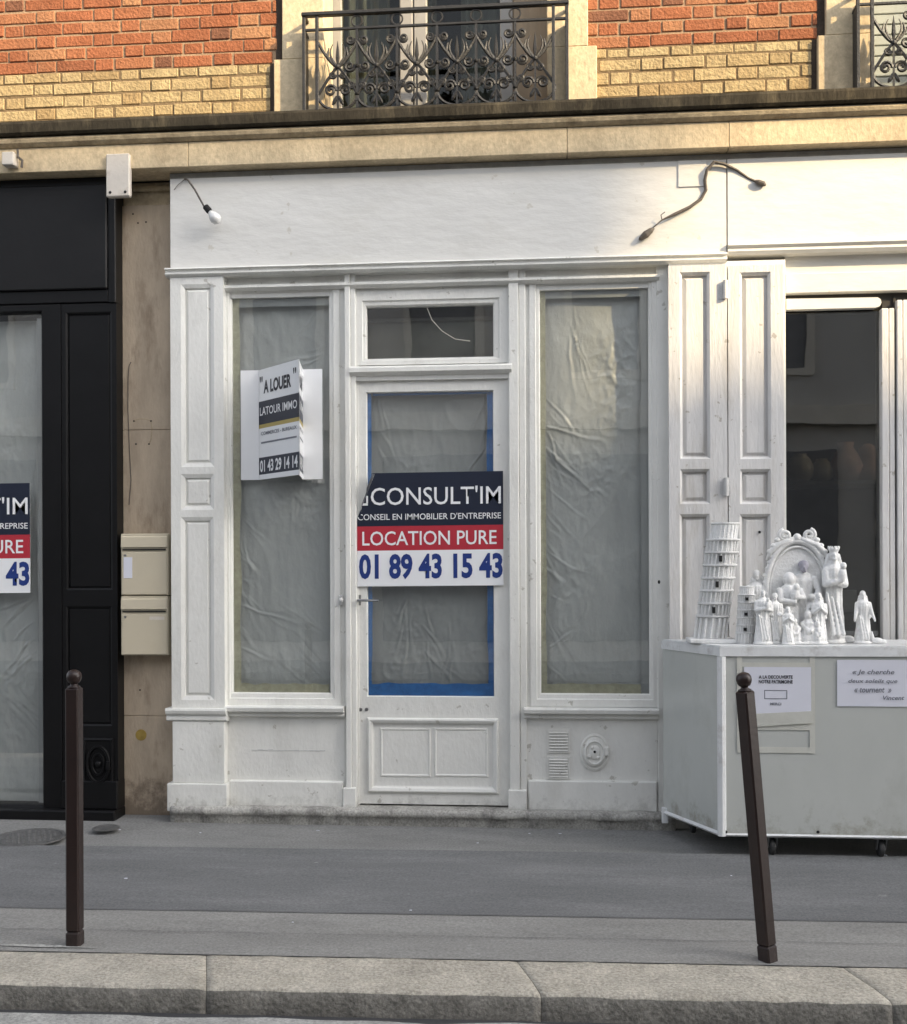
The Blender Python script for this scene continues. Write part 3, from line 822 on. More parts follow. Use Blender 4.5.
# cracked filler lines
for (pa, pb, py) in ((252, 325, 751), (255, 290, 806)):
    b = MB()
    for i in range(14):
        x0_, x1_ = X(pa + (pb - pa) * i / 14, YF, py), X(pa + (pb - pa) * (i + 1) / 14, YF, py)
        z0_ = Z(py, YF, 290) + 0.004 * noise.noise((i * 0.9, py, 0))
        b.box(x0_, YF + 0.0055, z0_, x1_, YF + 0.01, z0_ + 0.004 + 0.003 * random.random())
    b.build('filler_crack', M['peel'], shop)
# door opening: transom light, bar, leaf
YD = -0.065
b = MB()
ro = rect(356, 290, 509.5, 364, YD - 0.01); rg = rect(366, 305, 493, 357, YD - 0.01)
ins = (rg[0] - ro[0], rg[1] - ro[1], ro[2] - rg[2], ro[3] - rg[3])
b.ring(ro, [(0, 0.03), (0, YD - 0.01), (tuple(i * 0.6 for i in ins), YD - 0.01), (tuple(i * 0.68 for i in ins), YD), (tuple(i * 0.9 for i in ins), YD + 0.002), (ins, YD + 0.015), (ins, YD + 0.05)], cap=False)
fan = b.build('fanlight', M['paint'], shop)
b = MB(); b.box(rg[0], YD + 0.03, rg[1], rg[2], YD + 0.036, rg[3]); b.build('pane', M['glass'], fan)
b = MB(); zt1 = Z(363, YD - 0.05, 430)
b.prism([(0.03, zt1), (YD - 0.045, zt1 - 0.01), (YD - 0.06, zt1 - 0.022), (YD - 0.06, zt1 - 0.045), (YD - 0.04, zt1 - 0.06), (YD - 0.022, zt1 - 0.066), (YD - 0.022, zt1 - 0.09), (0.03, zt1 - 0.09)], 'x', X(351, YD, 370), X(512, YD, 370)); b.build('transom_bar', M['paint'], shop)
dl = rect(357.5, 379, 508, 804.5, YD); dg_ = rect(366.5, 391, 494, 697, YD); dp = rect(367.5, 718, 499, 793, YD)
b = MB()
grid_holes(b, dl[0], dl[1], dl[2], dl[3], YD, [dg_, dp])
b.ring(dg_, [(0, YD), (0.004, YD + 0.012), (0.004, YD + 0.03)], cap=False)
b.ring(dp, [(0, YD), (0.004, YD - 0.014), (0.012, YD - 0.018), (0.026, YD - 0.012), (0.034, YD + 0.006), (0.040, YD + 0.008)])
for (x, z0_, z1_) in ((dl[0], dl[1], dl[3]), (dl[2], dl[1], dl[3])): b.quad((x, YD, z0_), (x, YD + 0.045, z0_), (x, YD + 0.045, z1_), (x, YD, z1_))
b.quad((dl[0], YD, dl[1]), (dl[2], YD, dl[1]), (dl[2], YD + 0.045, dl[1]), (dl[0], YD + 0.045, dl[1]))
door = b.build('door', M['paint'], shop)
b = MB()
for (p0, p1) in ((380, 430.5), (434, 488)):
    r_ = rect(p0, 728, p1, 777, YD); b.ring(r_, [(0, YD + 0.0075), (0.004, YD + 0.002), (0.010, YD + 0.002), (0.016, YD + 0.0065), (0.02, YD + 0.0065)])
b.build('kick_panel', M['paint'], door)
b = MB(); b.box(dg_[0], YD + 0.02, dg_[1], dg_[2], YD + 0.026, dg_[3]); b.build('pane', M['glass'], door)
# lever handle and key holes
b = MB(); hx, hz = X(357.5, YD, 600), Z(600, YD, 358)
hx += 0.012
b.box(hx - 0.008, YD - 0.006, hz - 0.03, hx + 0.010, YD - 0.001, hz + 0.03, 0.002)
b.tube([(hx, YD - 0.004, hz), (hx, YD - 0.05, hz), (hx + 0.02, YD - 0.056, hz), (hx + 0.12, YD - 0.056, hz - 0.003)], 0.007, 8)
b.build('handle', M['steel'], door)
b = MB()
for px in (360.5, 366.5):
    p = U(px, 709.5, YD)
    b.lathe((p.x, p.y, p.z), [(0.011, 0), (0.010, 0.004), (0.004, 0.0045)], 12, Matrix.Rotation(PI / 2, 4, 'X'))
b.build('lock', M['steel'], door)
b = MB(); p = U(341, 600, YF)
b.box(p.x - 0.012, YF - 0.012, p.z - 0.03, p.x + 0.012, YF - 0.001, p.z + 0.03, 0.004); b.ell((p.x + 0.004, YF - 0.02, p.z), 0.014, n=10)
b.build('latch', M['hinge'], shop)
# air grilles and round cap on the right riser
for (a, c) in ((730, 753), (757, 779)):
    rg = rect(547, a, 570, c, YF); b = MB(); y = YF + 0.006
    b.ring(rg, [(0, y), (0, y - 0.006), (0.010, y - 0.006), (0.012, y - 0.001)])
    k = 7
    for i in range(k):
        z0_ = rg[1] + 0.016 + (rg[3] - rg[1] - 0.03) * i / (k - 1)
        b.quad((rg[0] + 0.012, y - 0.002, z0_ + 0.005), (rg[2] - 0.012, y - 0.002, z0_ + 0.005), (rg[2] - 0.012, y - 0.012, z0_ - 0.004), (rg[0] + 0.012, y - 0.012, z0_ - 0.004))
    b.build('vent_grille', M['paint'], shop)
b = MB(); p = U(594.5, 752, YF + 0.006)
Mx = Matrix.Rotation(PI / 2, 4, 'X') @ Matrix.Diagonal((0.85, 1.08, 1, 1))
b.lathe(p, [(0.098, 0), (0.098, 0.006), (0.088, 0.010), (0.080, 0.006), (0.072, 0.008), (0.070, 0.026), (0.060, 0.032), (0.054, 0.024), (0.04, 0.022), (0.03, 0.03), (0.012, 0.034)], 36, Mx)
b.box(p.x + 0.05, p.y - 0.028, p.z - 0.02, p.x + 0.08, p.y - 0.01, p.z + 0.035, 0.006)
for (dx, dz) in ((-0.015, 0.03), (0.02, -0.025), (-0.03, -0.02)): b.ell((p.x + dx, p.y - 0.033, p.z + dz), 0.010, n=8)
b.build('round_vent', M['paint'], shop)
b = MB(); b.lathe((p.x, p.y - 0.0335, p.z + 0.006), [(0.008, 0), (0.006, 0.003)], 10, Matrix.Rotation(PI / 2, 4, 'X')); b.build('vent_hole', M['hole'], shop)
# nail dots on the right frame
b = MB()
for (px, py) in ((659, 582),): q = U(px, py, YF - 0.01); b.ell(q, (0.007, 0.003, 0.011), n=8)
b.build('keyhole', M['hole'], shop)
# stone threshold (with a worn broken edge)
b = MB(); nx = 90
prof = [(0.02, 0.0), (-0.165, 0.0), (-0.180, -0.005), (-0.188, -0.016), (-0.188, -0.040), (-0.176, -0.046), (-0.172, -0.12)]
zth = Z(808.5, -0.12)
xa_, xb_ = X(169, -0.2, 815), X(676, -0.2, 815)
rows = []
for i in range(nx + 1):
    x = xa_ + (xb_ - xa_) * i / nx
    row = []
    for k, (y, z) in enumerate(prof):
        p = Vector((x, y, zth + z))
        row.append(b.bm.verts.new(p + Vector((0, (0.012 * noise.noise((x * 5, k, 0)) + 0.010 * noise.noise((x * 21, k, 2))) if k else 0, (0.006 * noise.noise((x * 9, k, 7))) if k else 0))))
    rows.append(row)
for p, q in zip(rows, rows[1:]):
    for k in range(len(prof) - 1): b.face((p[k], q[k], q[k + 1], p[k + 1]))
b.face(rows[0]); b.face(rows[-1])
tag(b.build('threshold', M['step'], smooth=True), 'low worn grey stone threshold running under the white shopfront', 'threshold')

# ------------------------------------------------------------------ plastic sheeting taped inside the glass
def sheet(name, label, r, Y, m, seed, folds, cell=0.007):
    x0, z0, x1, z1 = r
    nx, nz = max(8, int((x1 - x0) / cell)), max(8, int((z1 - z0) / cell))
    rnd = random.Random(int(seed * 100))
    creases = []
    for (ox, oz, ang, fr, am) in folds:
        for k in range(int(fr // 1.6)):
            a_ = ang + rnd.gauss(0, 0.28)
            creases.append((x0 + ox * (x1 - x0) + rnd.gauss(0, 0.015), z0 + oz * (z1 - z0) + rnd.gauss(0, 0.17), math.cos(a_), math.sin(a_), rnd.uniform(0.003, 0.009), rnd.uniform(0.10, 0.45), am * rnd.uniform(0.12, 0.42), rnd.gauss(0, 0.35)))
    b = MB(); g = []
    for j in range(nz + 1):
        row = []
        for i in range(nx + 1):
            u, v = i / nx, j / nz
            x, z = x0 + (x1 - x0) * u, z0 + (z1 - z0) * v
            e = min(u, 1 - u, v * 3, (1 - v) * 3) * 6
            e = min(1, e)
            d = 0
            for (cx_, cz_, ux, uz, wd, ln, am, cv) in creases:
                dx, dz = x - cx_, z - cz_
                al = dx * ux + dz * uz
                if al < -0.03 or al > ln: continue
                pe = -dx * uz + dz * ux + cv * al * al + 0.012 * noise.noise((al * 9, cx_ * 7, cz_ * 5))
                ww = wd * (0.55 + 1.2 * al / ln)
                if abs(pe) > 3 * ww: continue
                d += am * (1 - al / ln) * min(1, (al + 0.03) * 14) * (math.exp(-(pe / ww) ** 2) - 0.45 * math.exp(-((pe - 1.5 * ww) / ww) ** 2))
            q = Vector((x * 2.6, z * 1.3, seed * 3.1))
            n1_ = noise.noise(q)
            d += 0.016 * n1_
            q2 = Vector((x * 7 + 1.5 * n1_, z * 4, seed))
            d += 0.007 * (1 - abs(noise.noise(q2))) ** 2
            pat = max(0, noise.noise(Vector((x * 2.2, z * 2.0, seed + 9))) + 0.15)
            d += 0.015 * pat * (1 - abs(noise.noise(Vector((x * 17, z * 13, seed))))) ** 2
            d += 0.009 * pat * (1 - abs(noise.noise(Vector((x * 39, z * 31, seed)))))
            d += 0.0035 * (1 - abs(noise.noise(Vector((x * 24, z * 7, seed + 3)))))
            row.append(b.bm.verts.new((x, Y + 0.02 - (d - 0.01) * e, z)))
        g.append(row)
    for j in range(nz):
        for i in range(nx): b.face((g[j][i], g[j][i + 1], g[j + 1][i + 1], g[j + 1][i]))
    o = b.build(name, m, smooth=True)
    tag(o, label, 'plastic sheet', 'plastic sheets taped behind the glass')
    return o
def tape(parent, r, Y, m, seed, vert):
    b = MB(); x0, z0, x1, z1 = r; n = 24
    pv = None
    for i in range(n + 1):
        t_ = i / n
        j1 = 0.010 * noise.noise((t_ * 7, seed, 0)); j2 = 0.010 * noise.noise((t_ * 9, seed, 5))
        if vert: cur = ((x0 + (j1 if seed % 2 else 0), Y, z0 + (z1 - z0) * t_), (x1 + (j2 if not seed % 2 else 0), Y, z0 + (z1 - z0) * t_))
        else: cur = ((x0 + (x1 - x0) * t_, Y, z0), (x0 + (x1 - x0) * t_, Y, z1 + j2))
        if pv: b.quad(pv[0], cur[0], cur[1], pv[1])
        pv = cur
    return b.build('tape', m, parent)
YT = YG + 0.011
s1 = sheet('plastic_sheet', 'grey crumpled plastic sheet behind the left shop window with the to-let sign', (rgl[0] + 0.0, rgl[1], rgl[2], rgl[3]), -0.02, M['sheet'], 1.3,
           [(0.02, 0.42, -0.9, 22, 0.035), (0.0, 0.22, -0.7, 18, 0.03), (0.9, 0.1, 2.4, 16, 0.02), (0.95, 0.85, -2.6, 12, 0.02)])
tape(s1, rect(231.5, 293, 240, 693, YG), YT, M['ytape'], 2, True)
tape(s1, rect(240, 684, 329, 693, YG), YT + 0.0005, M['ytape'], 3, False)
tape(s1, rect(232, 293.5, 329, 306, YG), YT + 0.001, M['sheet2'], 4, False)
s2 = sheet('plastic_sheet', 'grey crumpled plastic sheet behind the tall window right of the door', (rgr[0], rgr[1], rgr[2], rgr[3]), -0.02, M['sheet'], 4.7,
           [(0.05, 0.62, -1.0, 22, 0.04), (0.0, 0.45, -0.9, 20, 0.035), (0.02, 0.25, -1.0, 18, 0.035), (0.3, 0.9, -1.5, 12, 0.03), (0.0, 0.1, 0.9, 16, 0.03)])
tape(s2, rect(540.5, 284, 546, 693, YG), YT, M['ytape'], 6, True)
tape(s2, rect(546, 684, 641, 694, YG), YT + 0.0005, M['ytape'], 7, False)
tape(s2, rect(641, 284, 649, 694, YG), YT + 0.001, M['sheet2'], 9, True)
b = MB(); rr = rect(541, 283.5, 649, 297, YG); b.box(rr[0], YT + 0.002, rr[1], rr[2], YT + 0.004, rr[3]); b.build('top_batten', M['sheet2'], s2)
s3 = sheet('plastic_sheet', 'grey crumpled plastic sheet edged with blue tape behind the door glass', (dg_[0], dg_[1], dg_[2], dg_[3]), -0.005, M['sheet2'], 8.1,
           [(0.1, 0.98, -1.4, 20, 0.03), (0.95, 0.98, -1.75, 20, 0.04), (0.45, 0.2, -1.2, 14, 0.035), (0.3, 0.32, -1.9, 14, 0.03), (0.6, 0.02, 1.4, 14, 0.02)])
YT2 = YD + 0.031
tape(s3, rect(366.5, 391, 371, 690, YD), YT2, M['btape'], 12, True)
tape(s3, rect(487, 391, 494, 690, YD), YT2, M['btape'], 13, True)
tape(s3, rect(367, 684, 494, 697, YD), YT2 + 0.0005, M['btape'], 14, False)
tape(s3, rect(372, 391, 487, 394, YD), YT2 + 0.0005, M['btape'], 15, False)
# dusty board standing behind the fanlight
b = MB(); rr = rect(360, 318, 500, 362, 0.06); b.box(rr[0], 0.05, rr[1], rr[2], 0.06, rr[3] + 0.0); b.ring((rr[0], rr[1], rr[2], rr[3]), [(0, 0.05), (0.02, 0.03), (0.03, 0.045)], cap=False)
tag(b.build('panel', M['dim'], smooth=False), 'dull olive board standing behind the small fanlight above the door', 'board')
b = MB(); p0, p1 = U(427, 312, YD + 0.02), U(468, 342, YD + 0.02)
b.tube([(U(a, c_y, YD + 0.026)) for a, c_y in ((427, 308), (432, 320), (442, 331), (455, 339), (470, 341))], 0.0019, 5)
tag(b.build('wire', M['opptrim']), 'thin pale wire curving down behind the fanlight glass', 'wire')

# ================================================================== RIGHT-HAND SHOPFRONT
YSH = -0.185
shop2 = thing('shopfront', 'white souvenir shop front with dark window and folded panelled shutters behind the cart', 'shopfront', (2.2, -0.05, 0))
XE = X(1150, YS, 220)
zb2r = Z(261, YS, 815)
b = MB(); b.box(xj + 0.002, YS - 0.004, Z(250, YS, 815), XE, 0.05, zb1 - 0.028, 0.003); b.build('sign_board', M['board'], shop2)
b = MB(); zc = Z(250, YS, 815)
zc0 = Z(252, YS)
b.prism([(0.0, zc0 - 0.001), (YS - 0.024, zc0 - 0.001), (YS - 0.028, zc0 - 0.015), (YS - 0.010, zc0 - 0.028), (YS - 0.016, zc0 - 0.045), (YS - 0.002, zc0 - 0.062), (0.0, zc0 - 0.062)], 'x', xj + 0.002, XE)
b.build('cornice_moulding', M['board'], shop2)
# shutter leaves
def leaf(p0, p1, q0, q1, Y):
    b = MB()
    x0, x1 = X(p0, Y, 450), X(p1, Y, 450)
    zt_ = Z(265, Y, (p0 + p1) / 2); z0_ = 0.09
    hs = [rect(q0, 272, q1, 459, Y), rect(q0, 469, q1, 504, Y), rect(q0, 514, q1, 700, Y)]
    grid_holes(b, x0, z0_, x1, zt_, Y, hs)
    for h_ in hs: panel(b, h_, Y, 0.034, 0.014, 0.024, 0.014)
    for x in (x0, x1): b.quad((x, Y, z0_), (x, Y + 0.04, z0_), (x, Y + 0.04, zt_), (x, Y, zt_))
    b.quad((x0, Y, zt_), (x1, Y, zt_), (x1, Y + 0.04, zt_), (x0, Y + 0.04, zt_))
    b.quad((x0, Y + 0.04, z0_), (x1, Y + 0.04, z0_), (x1, Y + 0.04, zt_), (x0, Y + 0.04, zt_))
    return b.build('shutter', M['shutter'], shop2)
l1 = leaf(669, 727.5, 680, 710, YSH)
l2 = leaf(728.5, 784, 740, 771, YSH)
for py in (290, 487):
    p = U(725, py, YSH); b = MB()
    if py < 400:
        b.box(p.x - 0.035, YSH - 0.004, p.z - 0.05, p.x + 0.004, YSH - 0.0005, p.z + 0.03)
        b.tube([(p.x, YSH - 0.014, p.z - 0.05), (p.x, YSH - 0.014, p.z + 0.05)], 0.013, 10)
    else:
        b.box(p.x - 0.028, YSH - 0.004, p.z - 0.04, p.x + 0.03, YSH - 0.0005, p.z + 0.03)
        b.tube([(p.x + 0.004, YSH - 0.014, p.z - 0.05), (p.x + 0.004, YSH - 0.014, p.z + 0.05)], 0.014, 10)
    b.build('hinge', M['hinge'], l1)
b = MB(); p = U(760, 532, YSH); b.lathe((p.x, YSH + 0.015, p.z), [(0.008, 0), (0.007, 0.004)], 10, Matrix.Rotation(PI / 2, 4, 'X')); b.build('screw_hole', M['hole'], l2)
b = MB(); b.box(X(669, -0.1, 500), -0.135, -0.0, X(785, -0.1, 500), 0.03, Z(263, -0.1, 720)); b.build('shutter_backing', M['paint'], shop2)
# fascia board, roller bar, window
xo = X(785.5, YF, 400)
b = MB(); r_ = rect(785.5, 269, 1150, 291, YF - 0.02); b.box(xo, YF - 0.02, r_[1] + 0.012, XE, 0.03, r_[3], 0.003); b.box(xo, YF + 0.01, r_[3] + 0.001, XE, 0.03, zc0 - 0.04); b.build('header', M['board'], shop2)
b = MB(); zz1 = Z(303, YF - 0.03, 835)
xe_ = X(880, YF, 302)
b.prism([(xo + 0.002, zz1 - 0.03), (xe_ - 0.03, zz1 - 0.03), (xe_ - 0.008, zz1 - 0.022), (xe_, zz1 - 0.004), (xe_ - 0.004, zz1 + 0.014), (xe_ - 0.02, zz1 + 0.026), (xo + 0.002, zz1 + 0.03)], 'y', YF - 0.03, YF + 0.02)
b.build('roller_bar', M['board'], shop2)
b = MB(); b.box(xo, YF + 0.03, Z(311, YF, 835), XE, 0.03, r_[1] + 0.01); b.build('blind_slot', M['dark'], shop2)
b = MB()
for (p0, p1, Y) in ((882, 889, YF - 0.02), (889.5, 895, YF - 0.012), (897.5, 903, YF - 0.02), (903.5, 911, YF - 0.012)):
    b.box(X(p0, Y, 450), Y, 0.05, X(p1, Y, 450), 0.03, Z(308 if p0 < 890 else 300, Y, 890), 0.004)
b.build('mullion', M['shutter'], shop2)
b = MB(); b.box(X(895, YF, 450), YF + 0.02, 0.05, X(897.6, YF, 450), 0.03, Z(296, YF, 890)); b.build('joint', M['dark'], shop2)
rg2 = rect(786, 309, 883, 700, YG)
b = MB(); b.box(rg2[0] - 0.01, YG, 0.6, rg2[2], YG + 0.006, rg2[3] + 0.03); b.build('pane', M['dglass'], shop2)
x9, x10 = X(911, YG, 450), X(1140, YG, 450)
b = MB(); b.box(x9, YG, 0.6, x10, YG + 0.006, rg2[3] + 0.03); b.build('pane', M['dglass'], shop2)
b = MB(); b.box(X(784, YF, 750), YF - 0.01, 0.0, XE, 0.03, 0.62, 0.004); b.build('stall_riser', M['paint'], shop2)
# goods inside
b = MB(); zsh = Z(482, 0.35, 835)
b.box(xo - 0.05, 0.2, zsh - 0.025, XE - 0.3, 0.6, zsh); b.box(xo - 0.03, 0.2, 0.1, xo + 0.0, 0.6, zsh + 0.9); b.box(XE - 0.35, 0.2, 0.1, XE - 0.31, 0.6, zsh - 0.03)
tag(b.build('display_shelf', M['dim']), 'dim shelf inside the dark souvenir shop window behind the glass', 'shelf')
pts = [(800, 0.085, 'squat olive bowl'), (822, 0.07, 'small rounded jar'), (846, 0.10, 'rosy bulging vase'), (868, 0.095, 'two-lobed ornament')]
for i, (px, r0, nm) in enumerate(pts):
    p = U(px, 482, 0.42); b = MB()
    if i == 3:
        b.lathe((p.x, p.y, zsh + 0.001), [(0.05, 0), (0.085, 0.05), (0.05, 0.11), (0.06, 0.15), (0.055, 0.2), (0.02, 0.23)], 18)
    else:
        b.lathe((p.x, p.y, zsh + 0.001), [(r0 * 0.5, 0), (r0 * 0.9, r0 * 0.5), (r0, r0), (r0 * 0.7, r0 * 1.7), (r0 * 0.4, r0 * (2.0 if i != 2 else 2.1)), (r0 * 0.5, r0 * (2.05 if i != 2 else 2.4))], 18)
    tag(b.build('ornament', M['pot2'] if i in (2, 3) else M['pot'], smooth=True), nm + ' on the dim shelf inside the souvenir shop window', 'ornament', 'ornaments on the shelf inside the souvenir shop')
b = MB(); p = U(850, 600, 0.0); p2 = U(856, 622, 0.0)
b.box(X(842, 0.02, 600), 0.02, Z(612, 0.02, 850), X(857, 0.02, 600), 0.08, Z(590, 0.02, 850), 0.003)
tag(b.build('box', M['plaster']), 'small white box inside the dark shop window beside the tall crowned statuette', 'box')
b = MB(); b.box(xo, 0.0, 0.62, XE, 0.19, Z(613, 0.02, 850)); b.build('window_ledge', M['dim'], shop2)

# ================================================================== BLACK SHOPFRONT (left)
blk = thing('shopfront', 'black shopfront with blank black fascia and one papered window at the left edge', 'shopfront', (-2.6, -0.05, 0))
YK = -0.10
xk = X(117, YK, 500)
XW = FX0
b = MB(); r_ = rect(0, 186, 107, 290, YK - 0.02); b.box(XW, YK - 0.03, r_[1], r_[2], 0.03, r_[3], 0.006); b.build('fascia_board', M['fascia'], blk)
b = MB(); b.box(r_[2] + 0.001, YK - 0.012, r_[1] - 0.08, xk, 0.03, r_[3] + 0.03, 0.004); b.box(XW, YK - 0.012, r_[3] + 0.001, r_[2], 0.03, zb0 - 0.004, 0.004); b.box(XW, YK - 0.01, r_[1] - 0.075, r_[2], 0.03, r_[1] - 0.001, 0.004); b.build('fascia_frame', M['black'], blk)
zk = r_[1] - 0.08; z0k = 0.053
b = MB(); xq = X(62, YK, 500)
hs = [rect(66, 312, 112, 590, YK), rect(66, 606, 112, 726, YK)]
grid_holes(b, xq, 0.22, xk, zk, YK, hs)
for h_ in hs: panel(b, h_, YK, 0.014, 0.01, 0.012, 0.006)
b.quad((xk, YK, 0.0), (xk, 0.03, 0.0), (xk, 0.03, zk), (xk, YK, zk)); b.quad((xq, YK, 0.0), (xq, 0.03, 0.0), (xq, 0.03, zk), (xq, YK, zk))
b.build('pilaster', M['black'], blk)
b = MB(); b.box(xq - 0.004, YK - 0.02, z0k, xk + 0.002, 0.03, 0.219, 0.006); b.build('plinth', M['black'], blk)
b = MB()
rg = rect(-130, 316, 43.5, 803, YK + 0.03); ro = (XW, 0.09, xq - 0.002, zk - 0.001)
b.ring((rg[0] - 0.15, rg[1] - 0.06, xq - 0.002, zk - 0.001), [(0, 0.03), (0, YK - 0.005), ((0.14, 0.045, xq - 0.002 - rg[2] - 0.012, zk - 0.001 - rg[3] - 0.012), YK - 0.005), ((0.15, 0.06, xq - 0.002 - rg[2], zk - 0.001 - rg[3]), YK + 0.015), ((0.15, 0.06, xq - 0.002 - rg[2], zk - 0.001 - rg[3]), YK + 0.05)], cap=False)
wk = b.build('window', M['black'], blk)
b = MB(); b.box(rg[0] - 0.005, YK + 0.03, rg[1] - 0.005, rg[2] + 0.005, YK + 0.036, rg[3] + 0.005); b.build('pane', M['glass'], wk)
b = MB(); b.box(XW, YK - 0.012, z0k, rg[0] - 0.151, 0.03, zk - 0.001); b.build('side_panel', M['black'], blk)
b = MB(); b.box(XW, YK - 0.03, 0.0525, xq - 0.006, 0.03, rg[1] - 0.061, 0.004); b.build('door_rail', M['black'], blk)
b = MB(); b.box(XW, -0.17, -0.03, xk + 0.004, 0.03, 0.052, 0.006); b.build('base_course', M['black'], blk)
# round iron emblem plate low on the black pilaster
b = MB(); p = U(97, 766, YK - 0.03)
p.y = YK
rr = rect(84, 738, 114, 790, YK)
b.ring(rr, [(0, YK + 0.001), (0.0, YK - 0.012), (0.010, YK - 0.016), (0.016, YK - 0.006)])
cxx, czz = (rr[0] + rr[2]) / 2, (rr[1] + rr[3]) / 2
b.tube([(cxx + 0.066 * math.cos(2 * PI * k / 28), YK - 0.012, czz + 0.105 * math.sin(2 * PI * k / 28)) for k in range(28)], 0.010, 6, True)
b.tube([(cxx + 0.036 * math.cos(2 * PI * k / 24), YK - 0.012, czz + 0.06 * math.sin(2 * PI * k / 24)) for k in range(24)], 0.008, 6, True)
b.ell((cxx, YK - 0.01, czz), (0.02, 0.012, 0.02)); b.box(cxx + 0.05, YK - 0.028, czz - 0.03, cxx + 0.075, YK - 0.005, czz + 0.02, 0.003)
b.build('vent_cover', M['black'], blk, smooth=False)
s4 = sheet('plastic_sheet', 'grey plastic sheet hanging behind the glass of the black shopfront', (rg[0], rg[1], rg[2], rg[3] - 0.02), 0.0, M['sheet'], 12.9,
           [(0.9, 0.35, -2.3, 20, 0.035), (0.6, 0.5, -2.0, 18, 0.03), (0.98, 0.15, 2.2, 16, 0.03)])
tape(s4, rect(37, 318, 43.5, 803, YK + 0.03), YK + 0.040, M['sheet2'], 21, True)

# ================================================================== SIGNS
def agency_board(name, label, cat, pl, pr, pt, pb, Y, curl, parentless=True):
    """flat printed panel: navy, red and white bands with lettering"""
    O = U(pl, pb, Y); rgt = U(pr, pb - 2, Y); top = U(pl + 2, pt, Y)
    t = thing(name, label, cat, O)
    Ux = Vector((rgt.x - O.x, 0, rgt.z - O.z)); Vz = Vector((0, 0, top.z - O.z))
    Ux.z = Ux.x * 0.006
    N = Vector((0, -1, 0))
    def P(u, v, d=0): return O + Ux * u + Vz * v + N * d
    vs = [0.0, 0.315, 0.53, 1.0]
    nu = 30
    b = MB(); tk = 0.003
    vv = [0] + [0.315 * i / 5 for i in range(1, 6)] + [0.315 + 0.215 * i / 4 for i in range(1, 5)] + [0.53 + 0.47 * i / 14 for i in range(1, 15)]
    front, bk = [], []
    for v in vv:
        fr, bb = [], []
        for i in range(nu + 1):
            u = i / nu
            p = P(u, v, tk)
            if curl:
                # corner folded forward and to the right along a slanting line
                L = (0.085 * (v - 0.60) / 0.34) if v > 0.60 else -1
                if u < L:
                    k = L - u
                    q = P(L + k * 0.35, v - k * 0.15, tk + Ux.length * k * 0.80)
                    p = q
            fr.append(b.bm.verts.new(p)); bb.append(b.bm.verts.new(p - N * 0.0028))
        front.append(fr); bk.append(bb)
    for j in range(len(vv) - 1):
        vm = (vv[j] + vv[j + 1]) / 2
        b.mi = 0 if vm > 0.53 else (1 if vm > 0.315 else 2)
        for i in range(nu):
            b.face((front[j][i], front[j][i + 1], front[j + 1][i + 1], front[j + 1][i]))
    b.mi = 3
    for j in range(len(vv) - 1):
        for i in range(nu): b.face((bk[j][i], bk[j + 1][i], bk[j + 1][i + 1], bk[j][i + 1]))
        b.face((front[j][0], front[j + 1][0], bk[j + 1][0], bk[j][0])); b.face((front[j][nu], bk[j][nu], bk[j + 1][nu], front[j + 1][nu]))
    n = len(vv) - 1
    for i in range(nu):
        b.face((front[0][i], bk[0][i], bk[0][i + 1], front[0][i + 1])); b.face((front[n][i], front[n][i + 1], bk[n][i + 1], bk[n][i]))
    b.build('panel', [M['navy'], M['redp'], M['whitep'], M['whitep']], t)
    def T(body, u0, v0, u1, v1, m, **k): text(body, P(u0, v0, tk), Ux * (u1 - u0), Vz * (v1 - v0), m, t, **k)
    T("CONSULT'IM", 0.095, 0.715, 0.985, 0.875, M['whitep'], bold=0.005)
    T("CONSEIL EN IMMOBILIER D'ENTREPRISE", 0.005, 0.585, 0.985, 0.640, M['whitep'], bold=0.004)
    T("LOCATION PURE", 0.035, 0.36, 0.955, 0.485, M['whitep'], bold=0.008)
    T("01 89 43 15 43", 0.012, 0.06, 0.995, 0.285, M['bluep'], bold=0.035, spacing=1.0)
    b = MB()
    for (u0, v0, u1, v1) in ((0.035, 0.715, 0.075, 0.735), (0.063, 0.736, 0.076, 0.80)):
        a, c = P(u0, v0, tk + 0.0012), P(u1, v1, tk + 0.0012)
        b.quad(a, (c.x, a.y, a.z), c, (a.x, c.y, c.z))
    if curl: b.build('emblem', M['whitep'], t)
    return t
agency_board('letting_board', 'navy, red and white letting board with a torn corner fixed across the white door', 'sign', 357.5, 503.5, 473.5, 586.5, YD - 0.012, True)
agency_board('letting_board', 'navy, red and white letting board cut off by the left edge, on the black shopfront', 'sign', -116, 30.5, 485.5, 594, YK + 0.02, False)
# folded to-let panel
YL = YG - 0.004
tl = thing('to_let_sign', 'white folded to-let panel jutting out from the left shop window', 'sign', U(281, 480, YL))
rl = rect(241, 370.5, 259, 480, YL); rr = rect(303, 371, 322.5, 480, YL)
zt_, zb_ = rl[3], rl[1]
Pd = 0.33
rx = X(299, YL - Pd, 420)
A0, A1 = Vector((rl[2], YL, 0)), Vector((rx, YL - Pd, 0))
B1 = Vector((rr[0], YL, 0))
b = MB()
for (p, q) in (((rl[0], YL), (rl[2], YL)), ((rr[0], YL), (rr[2], YL))):
    b.box(p[0], YL - 0.004, zb_, q[0], YL, zt_)
b.build('flange', M['whitep'], tl)
def vface(p, q, z0, z1, m_i, off):
    d = (q - p).normalized(); n = Vector((d.y, -d.x, 0)) * off
    b.mi = m_i
    b.quad((p.x + n.x, p.y + n.y, z0), (q.x + n.x, q.y + n.y, z0), (q.x + n.x, q.y + n.y, z1), (p.x + n.x, p.y + n.y, z1))
H_ = zt_ - zb_
bands = [(0, 0.045, 0), (0.045, 0.20, 1), (0.20, 0.465, 0), (0.465, 0.50, 2), (0.50, 0.71, 1), (0.71, 1.0, 0)]
b = MB()
